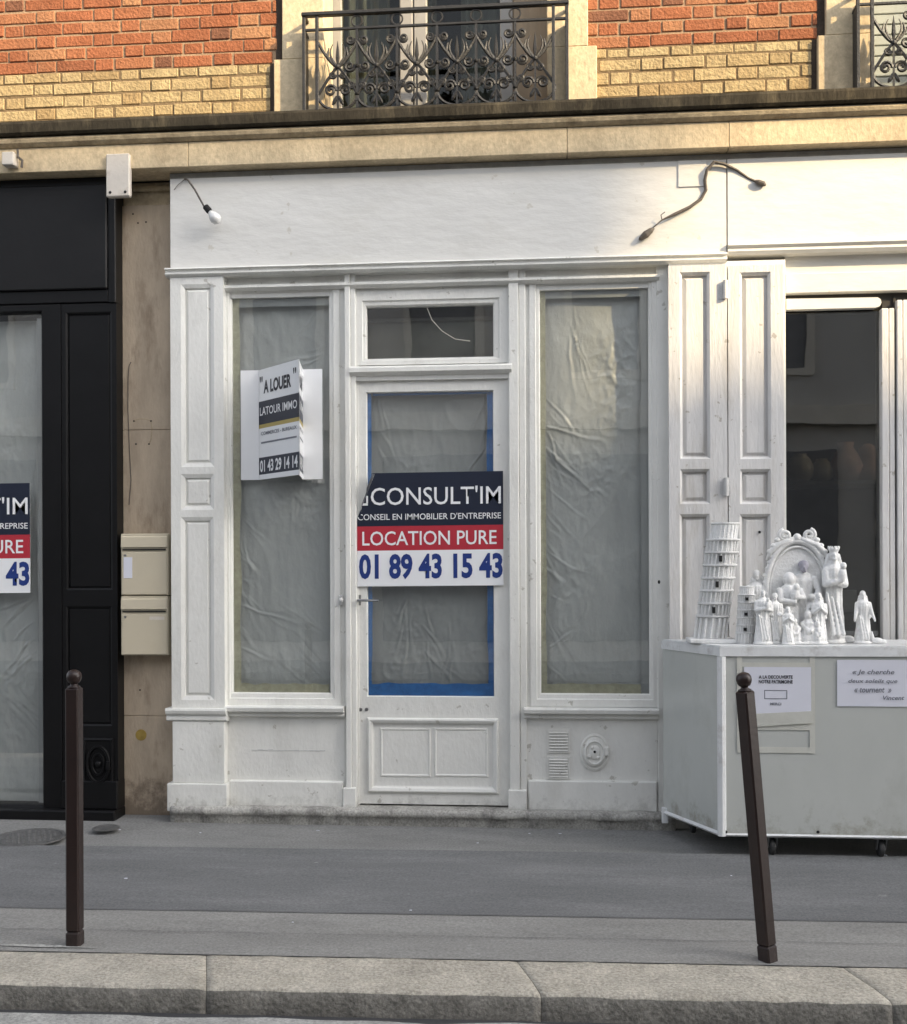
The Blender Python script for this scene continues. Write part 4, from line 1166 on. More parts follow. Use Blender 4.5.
for (p, q, sgn) in ((A0, A1, 1), (A1, B1, 1)):
    for (v0, v1, mi) in bands: vface(p, q, zb_ + H_ * v0, zb_ + H_ * v1, mi, 0)
    d = (q - p).normalized(); n = Vector((d.y, -d.x, 0)) * -0.004
    b.mi = 0; b.quad((p.x + n.x, p.y + n.y, zb_), (q.x + n.x, q.y + n.y, zb_), (q.x + n.x, q.y + n.y, zt_), (p.x + n.x, p.y + n.y, zt_))
b.mi = 0
for zc_ in (zt_, zb_):
    b.quad((A0.x, A0.y, zc_), (A1.x, A1.y, zc_), (A1.x + 0.003, A1.y + 0.008, zc_), (A0.x + 0.006, A0.y - 0.0, zc_))
    b.quad((A1.x, A1.y, zc_), (B1.x, B1.y, zc_), (B1.x - 0.004, B1.y, zc_), (A1.x - 0.004, A1.y + 0.006, zc_))
b.build('folded_panel', [M['whitep'], M['navy'], M['goldp']], tl)
def TV(body, p, q, u0, v0, u1, v1, m, **k):
    d = q - p
    text(body, p + d * u0 + Vector((0, 0, zb_ + H_ * v0)), d * (u1 - u0), Vector((0, 0, H_ * (v1 - v0))), m, tl, **k)
for (p, q) in ((A0, A1), (A1, B1)):
    TV('A LOUER', p, q, 0.13, 0.775, 0.82, 0.895, M['blackp'], bold=0.04)
    for k in (0, 1): TV("'", p, q, 0.030 + 0.045 * k, 0.885, 0.058 + 0.045 * k, 0.935, M['blackp'])
    for k in (0, 1): TV("'", p, q, 0.870 + 0.045 * k, 0.885, 0.898 + 0.045 * k, 0.935, M['blackp'])
    TV('LATOUR IMMO', p, q, 0.03, 0.58, 0.96, 0.655, M['whitep'], bold=0.012)
    TV('COMMERCES - BUREAUX', p, q, 0.06, 0.40, 0.95, 0.432, M['greyp'], bold=0.02)
    TV('01 43 29 14 14', p, q, 0.03, 0.065, 0.97, 0.175, M['whitep'], bold=0.03)
    b = MB(); d = (q - p); n = Vector((d.y, -d.x, 0)).normalized() * 0.0015
    a_, c2 = p + d * 0.06 + n, p + d * 0.95 + n
    b.quad((a_.x, a_.y, zb_ + H_ * 0.325), (c2.x, c2.y, zb_ + H_ * 0.325), (c2.x, c2.y, zb_ + H_ * 0.340), (a_.x, a_.y, zb_ + H_ * 0.340)); b.build('printed_rule', M['greyp'], tl)

# ================================================================== SMALL FITTINGS ON THE FACADE
def mailbox(py0, py1, label, sticker):
    r_ = rect(121, py0, 168, py1, -0.10)
    t = thing('mailbox', label, 'mailbox', ((r_[0] + r_[2]) / 2, -0.002, r_[1]), 'beige mailboxes on the stone pier')
    b = MB(); b.box(r_[0], -0.10, r_[1] + 0.001, r_[2], -0.001, r_[3] - 0.001, 0.004); b.build('body', M['mail'], t)
    h_ = r_[3] - r_[1]
    b = MB(); b.box(r_[0] + 0.006, -0.105, r_[1] + 0.006, r_[2] - 0.006, -0.1005, r_[3] - h_ * 0.30, 0.002); b.build('door', M['mail'], t)
    b = MB(); b.prism([(-0.1005, r_[3] - h_ * 0.04), (-0.108, r_[3] - h_ * 0.06), (-0.112, r_[3] - h_ * 0.22), (-0.1005, r_[3] - h_ * 0.22)], 'x', r_[0] + 0.004, r_[2] - 0.004); b.build('flap', M['mail'], t)
    b = MB(); b.box(r_[0] + 0.012, -0.107, r_[3] - h_ * 0.27, r_[2] - 0.012, -0.1008, r_[3] - h_ * 0.25); b.build('slot', M['hole'], t)
    b = MB(); b.lathe((r_[0] + 0.028, -0.105, r_[3] - h_ * 0.35), [(0.008, 0), (0.007, 0.004)], 10, Matrix.Rotation(PI / 2, 4, 'X')); b.build('lock', M['steel'], t)
    if sticker:
        b = MB(); b.box(r_[0] + 0.018, -0.107, r_[1] + h_ * 0.28, r_[0] + 0.07, -0.1055, r_[1] + h_ * 0.62); b.build('name_label', M['paper'], t)
    else:
        b = MB(); b.box(r_[2] - 0.11, -0.107, r_[3] - h_ * 0.40, r_[2] - 0.02, -0.1055, r_[3] - h_ * 0.345); b.build('name_label', M['pvc'], t)
mailbox(533.5, 595.5, 'upper beige metal mailbox with a white name label on the stone pier', True)
mailbox(596, 655.5, 'lower beige metal mailbox with a narrow name strip on the stone pier', False)
b = MB(); r_ = rect(106.5, 154, 130, 197, -0.235)
t = thing('junction_box', 'white rectangular plastic cover plate under the stone band beside the black fascia', 'cover plate', ((r_[0] + r_[2]) / 2, -0.2, r_[1]))
b.box(r_[0], -0.245, r_[1], r_[2], -0.205, r_[3], 0.006); b.build('cover', M['pvc'], t)
for (u, v) in ((0.18, 0.1), (0.82, 0.1)):
    b = MB(); b.lathe((r_[0] + (r_[2] - r_[0]) * u, -0.245, r_[1] + (r_[3] - r_[1]) * v), [(0.009, 0), (0.007, 0.004)], 10, Matrix.Rotation(PI / 2, 4, 'X')); b.build('screw', M['hole'], t)
p = U(14, 158, -0.24)
t = thing('wall_lamp', 'small grey metal box fitting under the stone band at the left edge', 'fitting', p)
b = MB(); b.box(p.x - 0.05, -0.29, p.z - 0.055, p.x + 0.02, -0.222, p.z + 0.02, 0.004); b.build('housing', M['pvc'], t)
b = MB(); b.tube([(p.x + 0.022, -0.24, p.z + 0.05), (p.x + 0.03, -0.25, p.z + 0.0), (p.x + 0.055, -0.25, p.z - 0.02), (p.x + 0.05, -0.25, p.z - 0.06)], 0.008, 6); b.build('cable', M['cable'], t)
b = MB(); p = U(141, 735, -0.001); b.lathe((p.x, -0.0005, p.z), [(0.034, 0), (0.033, 0.002)], 24, Matrix.Rotation(PI / 2, 4, 'X')); tag(b.build('sticker', M['yellow']), 'faded yellow round sticker low on the tan stone pier', 'sticker')
b = MB()
for pts in ([(131, 362), (129, 366), (128, 380), (128, 410), (129, 440), (131, 480), (129, 505)],):
    b.tube([U(a, c, -0.002) for a, c in pts], 0.0025, 5)
tag(b.build('wire', M['cable']), 'thin brown wire running down the tan stone pier above the mailboxes', 'wire')
# hanging bulb
Yb = YS - 0.02
p0 = U(185, 179, Yb)
t = thing('hanging_bulb', 'bare white bulb dangling on a short wire at the left end of the board', 'light bulb', p0)
b = MB(); b.tube([U(a, c, y) for a, c, y in ((185, 179, YS + 0.0), (188, 180, Yb - 0.03), (195, 190, Yb - 0.05), (201, 201, Yb - 0.05), (205, 208, Yb - 0.05))], 0.0055, 6); b.tube([U(185, 179, YS - 0.004), U(178, 185, YS - 0.012), U(174, 190, YS - 0.012)], 0.002, 5); b.build('wire', M['cable'], t)
a, c = U(205, 206, Yb - 0.05), U(216, 219, Yb - 0.05)
d = (c - a).normalized(); rot = d.to_track_quat('Z', 'Y').to_matrix()
b = MB(); b.lathe(a, [(0.011, 0), (0.018, 0.004), (0.019, 0.035), (0.016, 0.045)], 12, rot.to_4x4()); b.build('socket', M['hole'], t)
b = MB(); b.lathe(a, [(0.014, 0.045), (0.017, 0.055), (0.030, 0.078), (0.033, 0.095), (0.027, 0.115), (0.012, 0.126)], 16, rot.to_4x4()); b.build('bulb', M['bulb'], t, smooth=True)
# loose cable on the board
t = thing('loose_cable', 'loose dark electric cable curling over the white board with bare connector ends', 'cable', U(712, 165, YS))
pts = [(648, 233), (655, 226), (662, 220), (675, 214), (690, 207), (701, 199), (706, 190), (705, 180), (707, 170), (714, 162), (724, 164), (737, 170), (748, 178), (757, 182)]
b = MB(); b.tube([U(a, c, YS - 0.016 - 0.012 * math.sin(i * 0.9)) for i, (a, c) in enumerate(pts)], [0.004 if i < 3 else (0.0095 if i < 11 else 0.007) for i in range(len(pts))], 7); b.tube([U(662, 220, YS - 0.02), U(661, 215, YS - 0.03), U(665, 212, YS - 0.035)], 0.003, 5); b.build('wire', M['cable'], t)
a, c = U(654, 228, YS - 0.02), U(639, 240, YS - 0.02)
b = MB(); rot = (c - a).normalized().to_track_quat('Z', 'Y').to_matrix().to_4x4(); L = (c - a).length
b.lathe(a, [(0.006, 0), (0.015, L * 0.2), (0.021, L * 0.55), (0.013, L * 0.9), (0.004, L)], 10, rot); b.build('connector', M['cable'], t)
a, c = U(755, 181, YS - 0.02), U(766, 185, YS - 0.02)
b = MB(); rot = (c - a).normalized().to_track_quat('Z', 'Y').to_matrix().to_4x4(); L = (c - a).length
b.lathe(a, [(0.008, 0), (0.015, L * 0.3), (0.015, L * 0.8), (0.006, L)], 10, rot); b.build('connector', M['cable'], t)

# ================================================================== PAVEMENT FURNITURE
pm = G(29, 838)
t = thing('manhole_cover', 'round cast-iron cover set in the pavement by the black shopfront', 'manhole cover', (pm.x, pm.y, gz(pm.y)))
rm = 0.19
tilt = Matrix.Rotation(math.atan(SL), 4, 'X')
b = MB(); b.lathe((pm.x, pm.y, gz(pm.y)), [(rm, 0.0), (rm, 0.006), (rm * 0.9, 0.007), (rm * 0.89, 0.004)], 40, tilt); b.build('ring', M['castiron'], t)
b = MB(); b.lathe((pm.x, pm.y, gz(pm.y)), [(rm * 0.87, 0.0), (rm * 0.87, 0.0065), (rm * 0.3, 0.0065)], 40, tilt)
for i in range(-5, 6):
    for j in range(-5, 6):
        if math.hypot(i, j) < 5: b.ell((pm.x + i * 0.03 + (0.015 if j % 2 else 0), pm.y + j * 0.03, gz(pm.y + j * 0.03) + 0.0065), (0.011, 0.008, 0.004), n=6)
b.build('cover', M['castiron'], t)
pm = G(106, 828); b = MB(); b.lathe((pm.x, pm.y, gz(pm.y)), [(0.075, 0), (0.075, 0.003), (0.065, 0.004), (0.06, 0.002), (0.02, 0.003)], 26, tilt); tag(b.build('valve_cover', M['castiron']), 'small round iron valve cover beside the foot of the black pilaster', 'valve cover')

gb = G(75, 946)
bt = thing('bollard', 'upright dark brown ball-topped bollard at the left edge of the kerb', 'bollard', (gb.x, gb.y, gz(gb.y)), 'brown bollards along the kerb')
Hb = 1.03; hw = 0.0275
def bp(p): return (gb.x + p[0], gb.y + p[1], gz(gb.y) + p[2])
b = MB(); b.box(gb.x - hw, gb.y - hw, gz(gb.y) + 0.062, gb.x + hw, gb.y + hw, gz(gb.y) + Hb, 0.006)
b.build('post', M['bollard'], bt)
b = MB(); b.box(gb.x - hw - 0.001, gb.y - hw - 0.001, gz(gb.y) - 0.05, gb.x + hw + 0.001, gb.y + hw + 0.001, gz(gb.y) + 0.061, 0.006); b.build('foot', M['bollard_base'], bt)
b = MB(); b.lathe(bp((0, 0, Hb)), [(0.026, 0.0), (0.024, 0.006), (0.015, 0.010), (0.014, 0.017), (0.022, 0.021), (0.0275, 0.031), (0.030, 0.044), (0.0275, 0.057), (0.020, 0.067), (0.008, 0.072)], 20); b.build('ball', M['bollard'], bt, smooth=True)
g2 = G(768, 961)
b2 = bt.copy(); C.objects.link(b2)
for ch in list(bt.children):
    cc = ch.copy(); C.objects.link(cc); cc.parent = b2
b2.location = (g2.x, g2.y, gz(g2.y))
b2.rotation_euler = (Matrix.Rotation(R(-4.6), 3, 'Y') @ Matrix.Rotation(R(41), 3, 'Z')).to_euler()
b2['label'] = 'leaning dark brown ball-topped bollard in front of the white cart'
# crumbled cement at the left bollard foot
b = MB(); pv = None
for i in range(61):
    x = gb.x - 0.34 + 0.46 * i / 60
    wv = max(0.0, math.sin(PI * i / 60)) * (0.016 + 0.022 * abs(noise.noise((x * 14, 3, 0)))) + 0.001
    yc = gb.y - 0.036 - 0.006 * noise.noise((x * 8, 8, 0))
    cur = ((x, yc - wv * 0.4, gz(yc - wv * 0.4) + 0.0092), (x, yc + wv, gz(yc + wv) + 0.0092))
    if pv: b.quad(pv[0], cur[0], cur[1], pv[1])
    pv = cur
struct(b.build('cement_patch', M['gutter']))
b = MB()
for i in range(12):
    x = random.uniform(-2.7, 2.7); y = random.uniform(kb + 0.05, -0.35)
    b.ell((x, y, gz(y) + 0.006), (random.uniform(0.004, 0.012), random.uniform(0.003, 0.007), 0.0015), n=6)
o = b.build('litter_specks', M['paper']); o['kind'] = 'stuff'; o['label'] = 'tiny pale specks of litter and gum on the pavement'

# ================================================================== DISPLAY CART
ZC0, ZC1 = 0.112, 1.06
def atdepth(px, py, z):
    d = ray(px, py); t_ = (z - EYE) / d.z
    return Vector((XC + t_ * d.x, -DIST + t_ * d.y, z))
fl = atdepth(722, 835, ZC0)                     # front left foot of the box
yfr = fl.y
bl = U(663, 640, -0.24)
CXR = fl.x + 1.55
foot = [(fl.x, yfr), (CXR, yfr), (CXR, -0.24), (bl.x, -0.24)]
cart = thing('display_cart', 'pale grey wheeled display cart with white trim carrying the plaster statuettes', 'cart', ((fl.x + CXR) / 2, (yfr - 0.24) / 2, gz(yfr)))
b = MB(); b.prism(foot, 'z', ZC0 + 0.002, ZC1 - 0.03); b.build('cabinet', M['cart'], cart)
def off(poly, d):
    cxm = sum(p[0] for p in poly) / 4; cym = sum(p[1] for p in poly) / 4
    return [(p[0] + d * (1 if p[0] > cxm else -1), p[1] + d * (1 if p[1] > cym else -1)) for p in poly]
b = MB(); b.prism(off(foot, 0.010), 'z', ZC1 - 0.048, ZC1 - 0.004); b.prism(off(foot, 0.002), 'z', ZC1 - 0.003, ZC1 + 0.004); b.build('top', M['carttrim'], cart)
b = MB()
b.tube([(fl.x, yfr, ZC0 - 0.004), (fl.x, yfr, ZC1 - 0.05)], 0.022, 8)
b.build('corner_trim', M['carttrim'], cart)
b = MB(); dn = Vector((bl.x - fl.x, -0.24 - yfr, 0)); nn = Vector((-abs(dn.y), dn.x, 0)).normalized() * 0.006
b.tube([(fl.x + nn.x, yfr + nn.y, ZC0 + 0.004), (bl.x + nn.x, -0.24 + nn.y, ZC0 + 0.004)], 0.012, 4)
b.tube([(fl.x, yfr - 0.004, ZC0 + 0.003), (CXR, yfr - 0.004, ZC0 + 0.003)], 0.008, 4)
b.build('bottom_trim', M['carttrim'], cart)
b = MB(); b.box(bl.x - 0.012, -0.275, ZC0 - 0.055, bl.x + 0.022, -0.242, ZC0 + 0.03, 0.003); b.build('foot', M['carttrim'], cart)
for (x, y) in ((atdepth(775, 850, 0.05).x, yfr + 0.05), (atdepth(883, 850, 0.05).x, yfr + 0.05), (CXR - 0.1, yfr + 0.05), (CXR - 0.1, -0.32), (bl.x + 0.15, -0.32)):
    zg = gz(y); rw = 0.043
    b = MB()
    for sx in (-0.021, 0.021): b.prism([(y - 0.014, zg + rw - 0.008), (y + 0.014, zg + rw - 0.008), (y + 0.045, ZC0 - 0.004), (y - 0.045, ZC0 - 0.004)], 'x', x + sx - 0.002, x + sx + 0.002)
    b.box(x - 0.04, y - 0.048, ZC0 - 0.010, x + 0.04, y + 0.055, ZC0 - 0.0045)
    b.tube([(x - 0.024, y, zg + rw), (x + 0.024, y, zg + rw)], 0.007, 8)
    o = b.build('castor', M['steel'], cart)
    b = MB(); b.lathe((x - 0.014, y, zg + rw), [(0.018, 0), (rw - 0.004, 0.001), (rw, 0.006), (rw, 0.022), (rw - 0.004, 0.027), (0.018, 0.028)], 22, Matrix.Rotation(PI / 2, 4, 'Y')); b.build('wheel', M['rubber'], o)
    o.rotation_euler = (0, 0, 0)
# screws / rust along lower edge
b = MB()
for px in (726, 818): p = U(px, 832, yfr - 0.012); b.ell(p, (0.008, 0.004, 0.008), n=8)
b.build('screw', M['hole'], cart)
# notices
YN = yfr - 0.003
def paper(b, x0, z0, x1, z1, y, th=0.0006, wave=0.002, seed=0):
    n = 10; g = []
    for j in range(n + 1):
        g.append([b.bm.verts.new((x0 + (x1 - x0) * i / n, y - abs(wave * noise.noise((i * 0.5, j * 0.5, seed))) - 0.001, z0 + (z1 - z0) * j / n)) for i in range(n + 1)])
    for j in range(n):
        for i in range(n): b.face((g[j][i], g[j][i + 1], g[j + 1][i + 1], g[j + 1][i]))
rn = rect(737, 657, 815, 753, YN)
n1 = thing('notice', 'white notice in a taped clear sleeve on the cart front behind the leaning bollard', 'notice', (rn[0], YN, rn[1]), 'paper notices on the cart')
b = MB()
tw = 0.026
for q in ((rn[0], rn[1], rn[0] + tw, rn[3]), (rn[2] - tw, rn[1], rn[2], rn[3]), (rn[0] + tw, rn[3] - 0.05, rn[2] - tw, rn[3] - 0.028), (rn[0] + tw, rn[1] + 0.0, rn[2] - tw, rn[1] + 0.03), (rn[0] + tw, rn[1] + 0.115, rn[2] - tw, rn[1] + 0.20)):
    b.box(q[0], YN - 0.0015, q[1], q[2], YN, q[3])
b.build('sleeve', M['sleeve'], n1)
b = MB(); r2 = rect(744, 667, 811, 714, YN); paper(b, *r2, YN - 0.003, seed=3); b.build('page', M['paper'], n1, smooth=True)
def TP(body, box, m, par, Y, **k):
    q = rect(*box, Y); text(body, (q[0], Y - 0.0055, q[1]), (q[2] - q[0], 0, 0), (0, 0, q[3] - q[1]), m, par, **k)
TP('A LA DECOUVERTE', (758.5, 675.2, 792.5, 678.6), M['blackp'], n1, YN, bold=0.03)
TP('NOTRE PATRIMOINE', (758.5, 679.8, 792.5, 683.4), M['blackp'], n1, YN, bold=0.03)
TP('MERCI', (770, 702.5, 781, 705), M['greyp'], n1, YN, bold=0.03)
b = MB(); q = rect(764, 690, 787, 699, YN); b.ring(q, [(0, YN - 0.0052), (0.004, YN - 0.0054)], cap=False); b.build('printed_frame', M['greyp'], n1)
b = MB(); q = rect(752, 711.5, 812, 727, YN); 
b.prism([(q[0], q[3] - 0.012), (q[2], q[3] + 0.004), (q[2] + 0.004, q[1] + 0.022), (q[0] + 0.004, q[1])], 'y', YN - 0.009, YN - 0.0072); b.build('flap', M['sleeve'], n1)
r2 = rect(837, 660, 912, 706.5, YN)
n2 = thing('notice', 'white landscape notice with four lines of italic writing at the right of the cart front', 'notice', (r2[0], YN, r2[1]), 'paper notices on the cart')
b = MB(); paper(b, *r2, YN - 0.001, seed=11); b.build('page', M['paper'], n2, smooth=True)
TP('« Je cherche', (852, 669.5, 894, 675.5), M['greyp'], n2, YN, shear=0.25, bold=0.015)
TP('deux soleils que', (848, 678.8, 897, 684), M['greyp'], n2, YN, shear=0.25, bold=0.015)
TP('« tournent  »', (854, 687.5, 891, 692.5), M['greyp'], n2, YN, shear=0.25, bold=0.015)
TP('Vincent', (882.5, 695.5, 904, 699.8), M['greyp'], n2, YN, shear=0.25, bold=0.015)

# ================================================================== PLASTER FIGURES ON THE CART
ZT = ZC1 + 0.0045
GS = 'white plaster souvenirs on the cart top'
def base_at(px, y): return Vector((X(px, y, 620), y, ZT))
def height(py, y, px): return Z(py, y, px) - ZT
def cap(b, p, q, r0, r1, n=6):
    p, q = Vector(p), Vector(q)
    for i in range(n + 1):
        t_ = i / n
        b.ell(p.lerp(q, t_), r0 + (r1 - r0) * t_, n=8)
def figure(label, px, ptop, y, kind='veil', lean=0.0, turn=0.0, wide=1.0):
    o = base_at(px, y); h = height(ptop, y, px)
    t = thing('statuette', label, 'statuette', o, GS)
    b = MB()
    w = h * 0.138 * wide
    def q(x, yy, z): 
        a = math.cos(turn) * x - math.sin(turn) * yy; c = math.sin(turn) * x + math.cos(turn) * yy
        return (o.x + a * h + lean * z * h, o.y + c * h, o.z + z * h)
    sh = Matrix(((1, 0, lean, 0), (0, 0.8, 0, 0), (0, 0, 1, 0), (0, 0, 0, 1)))
    ph = px * 1.7
    b.lathe(o, [(w * 1.25, 0), (w * 1.25, h * 0.035), (w * 1.1, h * 0.045)], 24, sh)
    prof = [(w * 1.0, h * 0.04), (w * 1.02, h * 0.10), (w * 0.92, h * 0.25), (w * 0.84, h * 0.42), (w * 0.80, h * 0.52), (w * 0.88, h * 0.62), (w * 0.98, h * 0.70), (w * 0.85, h * 0.77), (w * 0.42, h * 0.815), (w * 0.3, h * 0.85)]
    b.lathe(o, prof, 48, sh, lambda a, z: 1 + 0.11 * math.sin(8 * a + ph + 5 * z / h) * (1 if z < 0.6 * h else 0.35) + 0.07 * math.sin(17 * a + ph - 7 * z / h))
    b.ell(q(0, -0.005, 0.908), (h * 0.044, h * 0.050, h * 0.062), n=14)           # head
    b.ell(q(0, -0.062, 0.90), (h * 0.010, h * 0.012, h * 0.016), n=8)            # nose
    b.ell(q(0, -0.052, 0.862), (h * 0.026, h * 0.02, h * 0.018), n=8)            # chin
    sw = 0.112 * wide
    if kind in ('veil', 'pray', 'open'):
        b.ell(q(0, 0.018, 0.918), (h * 0.059, h * 0.058, h * 0.074), n=14)
        b.ell(q(0, 0.035, 0.80), (h * 0.092, h * 0.06, h * 0.12), n=12)
        for s in (-1, 1): cap(b, q(s * 0.06, 0.02, 0.87), q(s * 0.125 * wide, 0.01, 0.50), h * 0.03, h * 0.036, 8)
    if kind == 'crown':
        b.lathe(q(0, 0.0, 0.945), [(h * 0.050, 0), (h * 0.056, h * 0.02), (h * 0.05, h * 0.03), (h * 0.01, h * 0.032)], 16)
        for k in range(8): 
            a = k * PI / 4
            b.ell(q(0.053 * math.cos(a), 0.053 * math.sin(a), 0.985), (h * 0.011, h * 0.011, h * 0.022), n=6)
        for s in (-1, 1): cap(b, q(s * 0.05, 0.03, 0.90), q(s * 0.085, 0.03, 0.72), h * 0.026, h * 0.035, 6)
    if kind == 'pray':
        for s in (-1, 1):
            cap(b, q(s * sw, -0.01, 0.74), q(s * sw * 1.05, -0.05, 0.60), h * 0.044, h * 0.042)
            cap(b, q(s * sw * 1.05, -0.05, 0.60), q(s * 0.015, -0.145, 0.69), h * 0.040, h * 0.024)
        b.ell(q(0, -0.155, 0.72), (h * 0.022, h * 0.016, h * 0.045), n=8)
    elif kind == 'open':
        for s in (-1, 1):
            cap(b, q(s * sw, -0.01, 0.74), q(s * sw * 1.25, -0.06, 0.58), h * 0.044, h * 0.04)
            cap(b, q(s * sw * 1.25, -0.06, 0.58), q(s * sw * 1.55, -0.12, 0.47), h * 0.038, h * 0.026)
            b.ell(q(s * sw * 1.62, -0.13, 0.44), (h * 0.022, h * 0.018, h * 0.034), n=8)
    elif kind in ('child', 'crown'):
        for s in (-1, 1):
            cap(b, q(s * sw, -0.01, 0.74), q(s * sw * 1.15, -0.06, 0.61), h * 0.046, h * 0.042)
            cap(b, q(s * sw * 1.15, -0.06, 0.61), q(s * -0.02, -0.145, 0.64), h * 0.040, h * 0.028)
        b.ell(q(0.05, -0.145, 0.70), (h * 0.045, h * 0.04, h * 0.075), n=10)
        b.ell(q(0.06, -0.15, 0.795), (h * 0.034, h * 0.034, h * 0.040), n=10)
        cap(b, q(0.05, -0.15, 0.65), q(-0.06, -0.15, 0.62), h * 0.026, h * 0.018)
    else:
        for s in (-1, 1):
            cap(b, q(s * sw, -0.01, 0.74), q(s * sw * 1.15, -0.03, 0.58), h * 0.044, h * 0.038)
            cap(b, q(s * sw * 1.15, -0.03, 0.58), q(s * 0.06, -0.12, 0.55), h * 0.036, h * 0.026)
        b.ell(q(0, 0.012, 0.93), (h * 0.058, h * 0.06, h * 0.055), n=12)
    for k in range(3): cap(b, q(-0.09 + 0.05 * k, -0.10 + 0.004 * k, 0.52 - 0.05 * k), q(-0.03 + 0.05 * k, -0.115, 0.10), h * 0.014, h * 0.022, 30)
    remeshed(b, 'body', M['plaster'], t, max(0.0026, h * 0.0085), 1)
    return t
# leaning arcaded tower
def tower(label, px, ptop, y, rad, lean, storeys, slab):
    o = base_at(px, y); h = height(ptop, y, px)
    t = thing('model_tower', label, 'model tower', o, GS)
    Lm = Matrix(((1, 0, lean, 0), (0, 1, 0, 0), (0, 0, 1, 0), (0, 0, 0, 1)))
    if slab:
        b = MB(); b.box(o.x - rad * 1.35, o.y - rad * 1.25, ZT, o.x + rad * 1.45, o.y + rad * 1.25, ZT + 0.022, 0.004); b.build('base', M['plaster'], t)
    z0_ = ZT + (0.0225 if slab else 0)
    oo = Vector((o.x, o.y, z0_)); hh = h - 0.022
    b = MB()
    b.lathe(oo, [(rad * 0.80, 0), (rad * 0.80, hh * 0.995)], 30, Lm)
    n = storeys
    hs = [0.0] + [hh * (0.20 + 0.66 * i / (n - 2)) for i in range(n - 1)] + [hh]
    for i in range(n):
        z1_ = hs[i + 1]
        r1 = rad * (1.0 if i < n - 1 else 0.84)
        b.lathe(oo, [(r1 * 0.9, z1_ - hh * 0.022), (r1 * 1.04, z1_ - hh * 0.012), (r1 * 1.04, z1_), (r1 * 0.9, z1_ + 0.001)], 30, Lm)
        if n > 5:
            m_ = 22 if i else 15
            for k in range(m_):
                a = 2 * PI * k / m_
                zb_, ze_ = hs[i] + 0.001, z1_ - hh * 0.02
                rr_ = r1 * 0.94
                pa = Lm @ Vector((rr_ * math.cos(a), rr_ * math.sin(a), zb_)) + oo
                pb = Lm @ Vector((rr_ * math.cos(a), rr_ * math.sin(a), ze_)) + oo
                b.tube([pa, pb], rad * (0.055 if i else 0.075), 5)
    b.build('shaft', M['plaster'], t, smooth=False)
    if n > 5:
        for i in (1, 3, 5):
            zc_ = (hs[i] + hs[i + 1]) / 2 - 0.002
            a = -PI / 2 - 0.15
            pc = Lm @ Vector((rad * 0.965 * math.cos(a), rad * 0.965 * math.sin(a), zc_)) + oo
            b = MB(); b.box(pc.x - 0.006, pc.y - 0.012, pc.z - hh * 0.030, pc.x + 0.007, pc.y + 0.02, pc.z + hh * 0.022); b.build('opening', M['hole'], t)
    return t
tower('tall leaning round plaster tower with tiers of arcades, on the left of the cart top', 710, 523, -0.50, 0.086, 0.135, 8, True)
tower('short tiered plaster tower beside the foot of the tall leaning tower', 744, 582, -0.60, 0.045, 0.06, 7, False)
figure('veiled plaster statuette standing behind others just right of the short tiered tower', 757, 569, -0.50, 'veil')
figure('plaster statuette of a robed mother holding a child, right of the short tower', 763, 588, -0.66, 'child')
figure('slim plaster statuette with folded hands left of the oval relief', 774, 592, -0.63, 'man', 0.02)
figure('small hooded plaster statuette in front of the oval relief', 788, 606, -0.68, 'pray', 0.0)
figure('slim plaster statuette with praying hands in front of the right edge of the oval relief', 819, 592, -0.62, 'pray')
figure('tall crowned plaster statuette carrying a child, right of the oval relief', 834, 546, -0.56, 'crown', wide=0.72)
figure('veiled plaster statuette with open hands standing alone at the right end of the cart', 863, 590, -0.58, 'open', 0.0)
figure('short plaster robed man half hidden before the left edge of the oval relief', 781, 600, -0.58, 'man')
figure('short veiled plaster statuette half hidden before the lower right of the oval relief', 811, 598, -0.57, 'veil')
# crouching group in front of the relief
o = base_at(805, -0.64)
t = thing('statuette', 'low plaster group of kneeling figures in front of the middle of the oval relief', 'statuette', o, GS)
b = MB(); b.box(o.x - 0.085, o.y - 0.045, o.z, o.x + 0.085, o.y + 0.05, o.z + 0.012, 0.004)
for (dx, dy, s) in ((-0.05, 0.0, 0.9), (0.02, 0.015, 1.15), (0.062, -0.01, 0.8)):
    b.lathe((o.x + dx, o.y + dy, o.z + 0.01), [(0.040 * s, 0), (0.042 * s, 0.02), (0.03 * s, 0.06 * s), (0.028 * s, 0.085 * s), (0.014 * s, 0.105 * s)], 20, None, lambda a, z: 1 + 0.1 * math.sin(6 * a + dx * 90))
    b.ell((o.x + dx - 0.004, o.y + dy - 0.006, o.z + 0.128 * s), (0.017 * s, 0.018 * s, 0.022 * s), n=10)
    cap(b, (o.x + dx - 0.024 * s, o.y + dy, o.z + 0.09 * s), (o.x + dx - 0.008, o.y + dy - 0.04 * s, o.z + 0.055 * s), 0.012 * s, 0.009 * s)
    cap(b, (o.x + dx + 0.024 * s, o.y + dy, o.z + 0.09 * s), (o.x + dx + 0.004, o.y + dy - 0.04 * s, o.z + 0.06 * s), 0.012 * s, 0.009 * s)
remeshed(b, 'body', M['plaster'], t, 0.0034, 1)
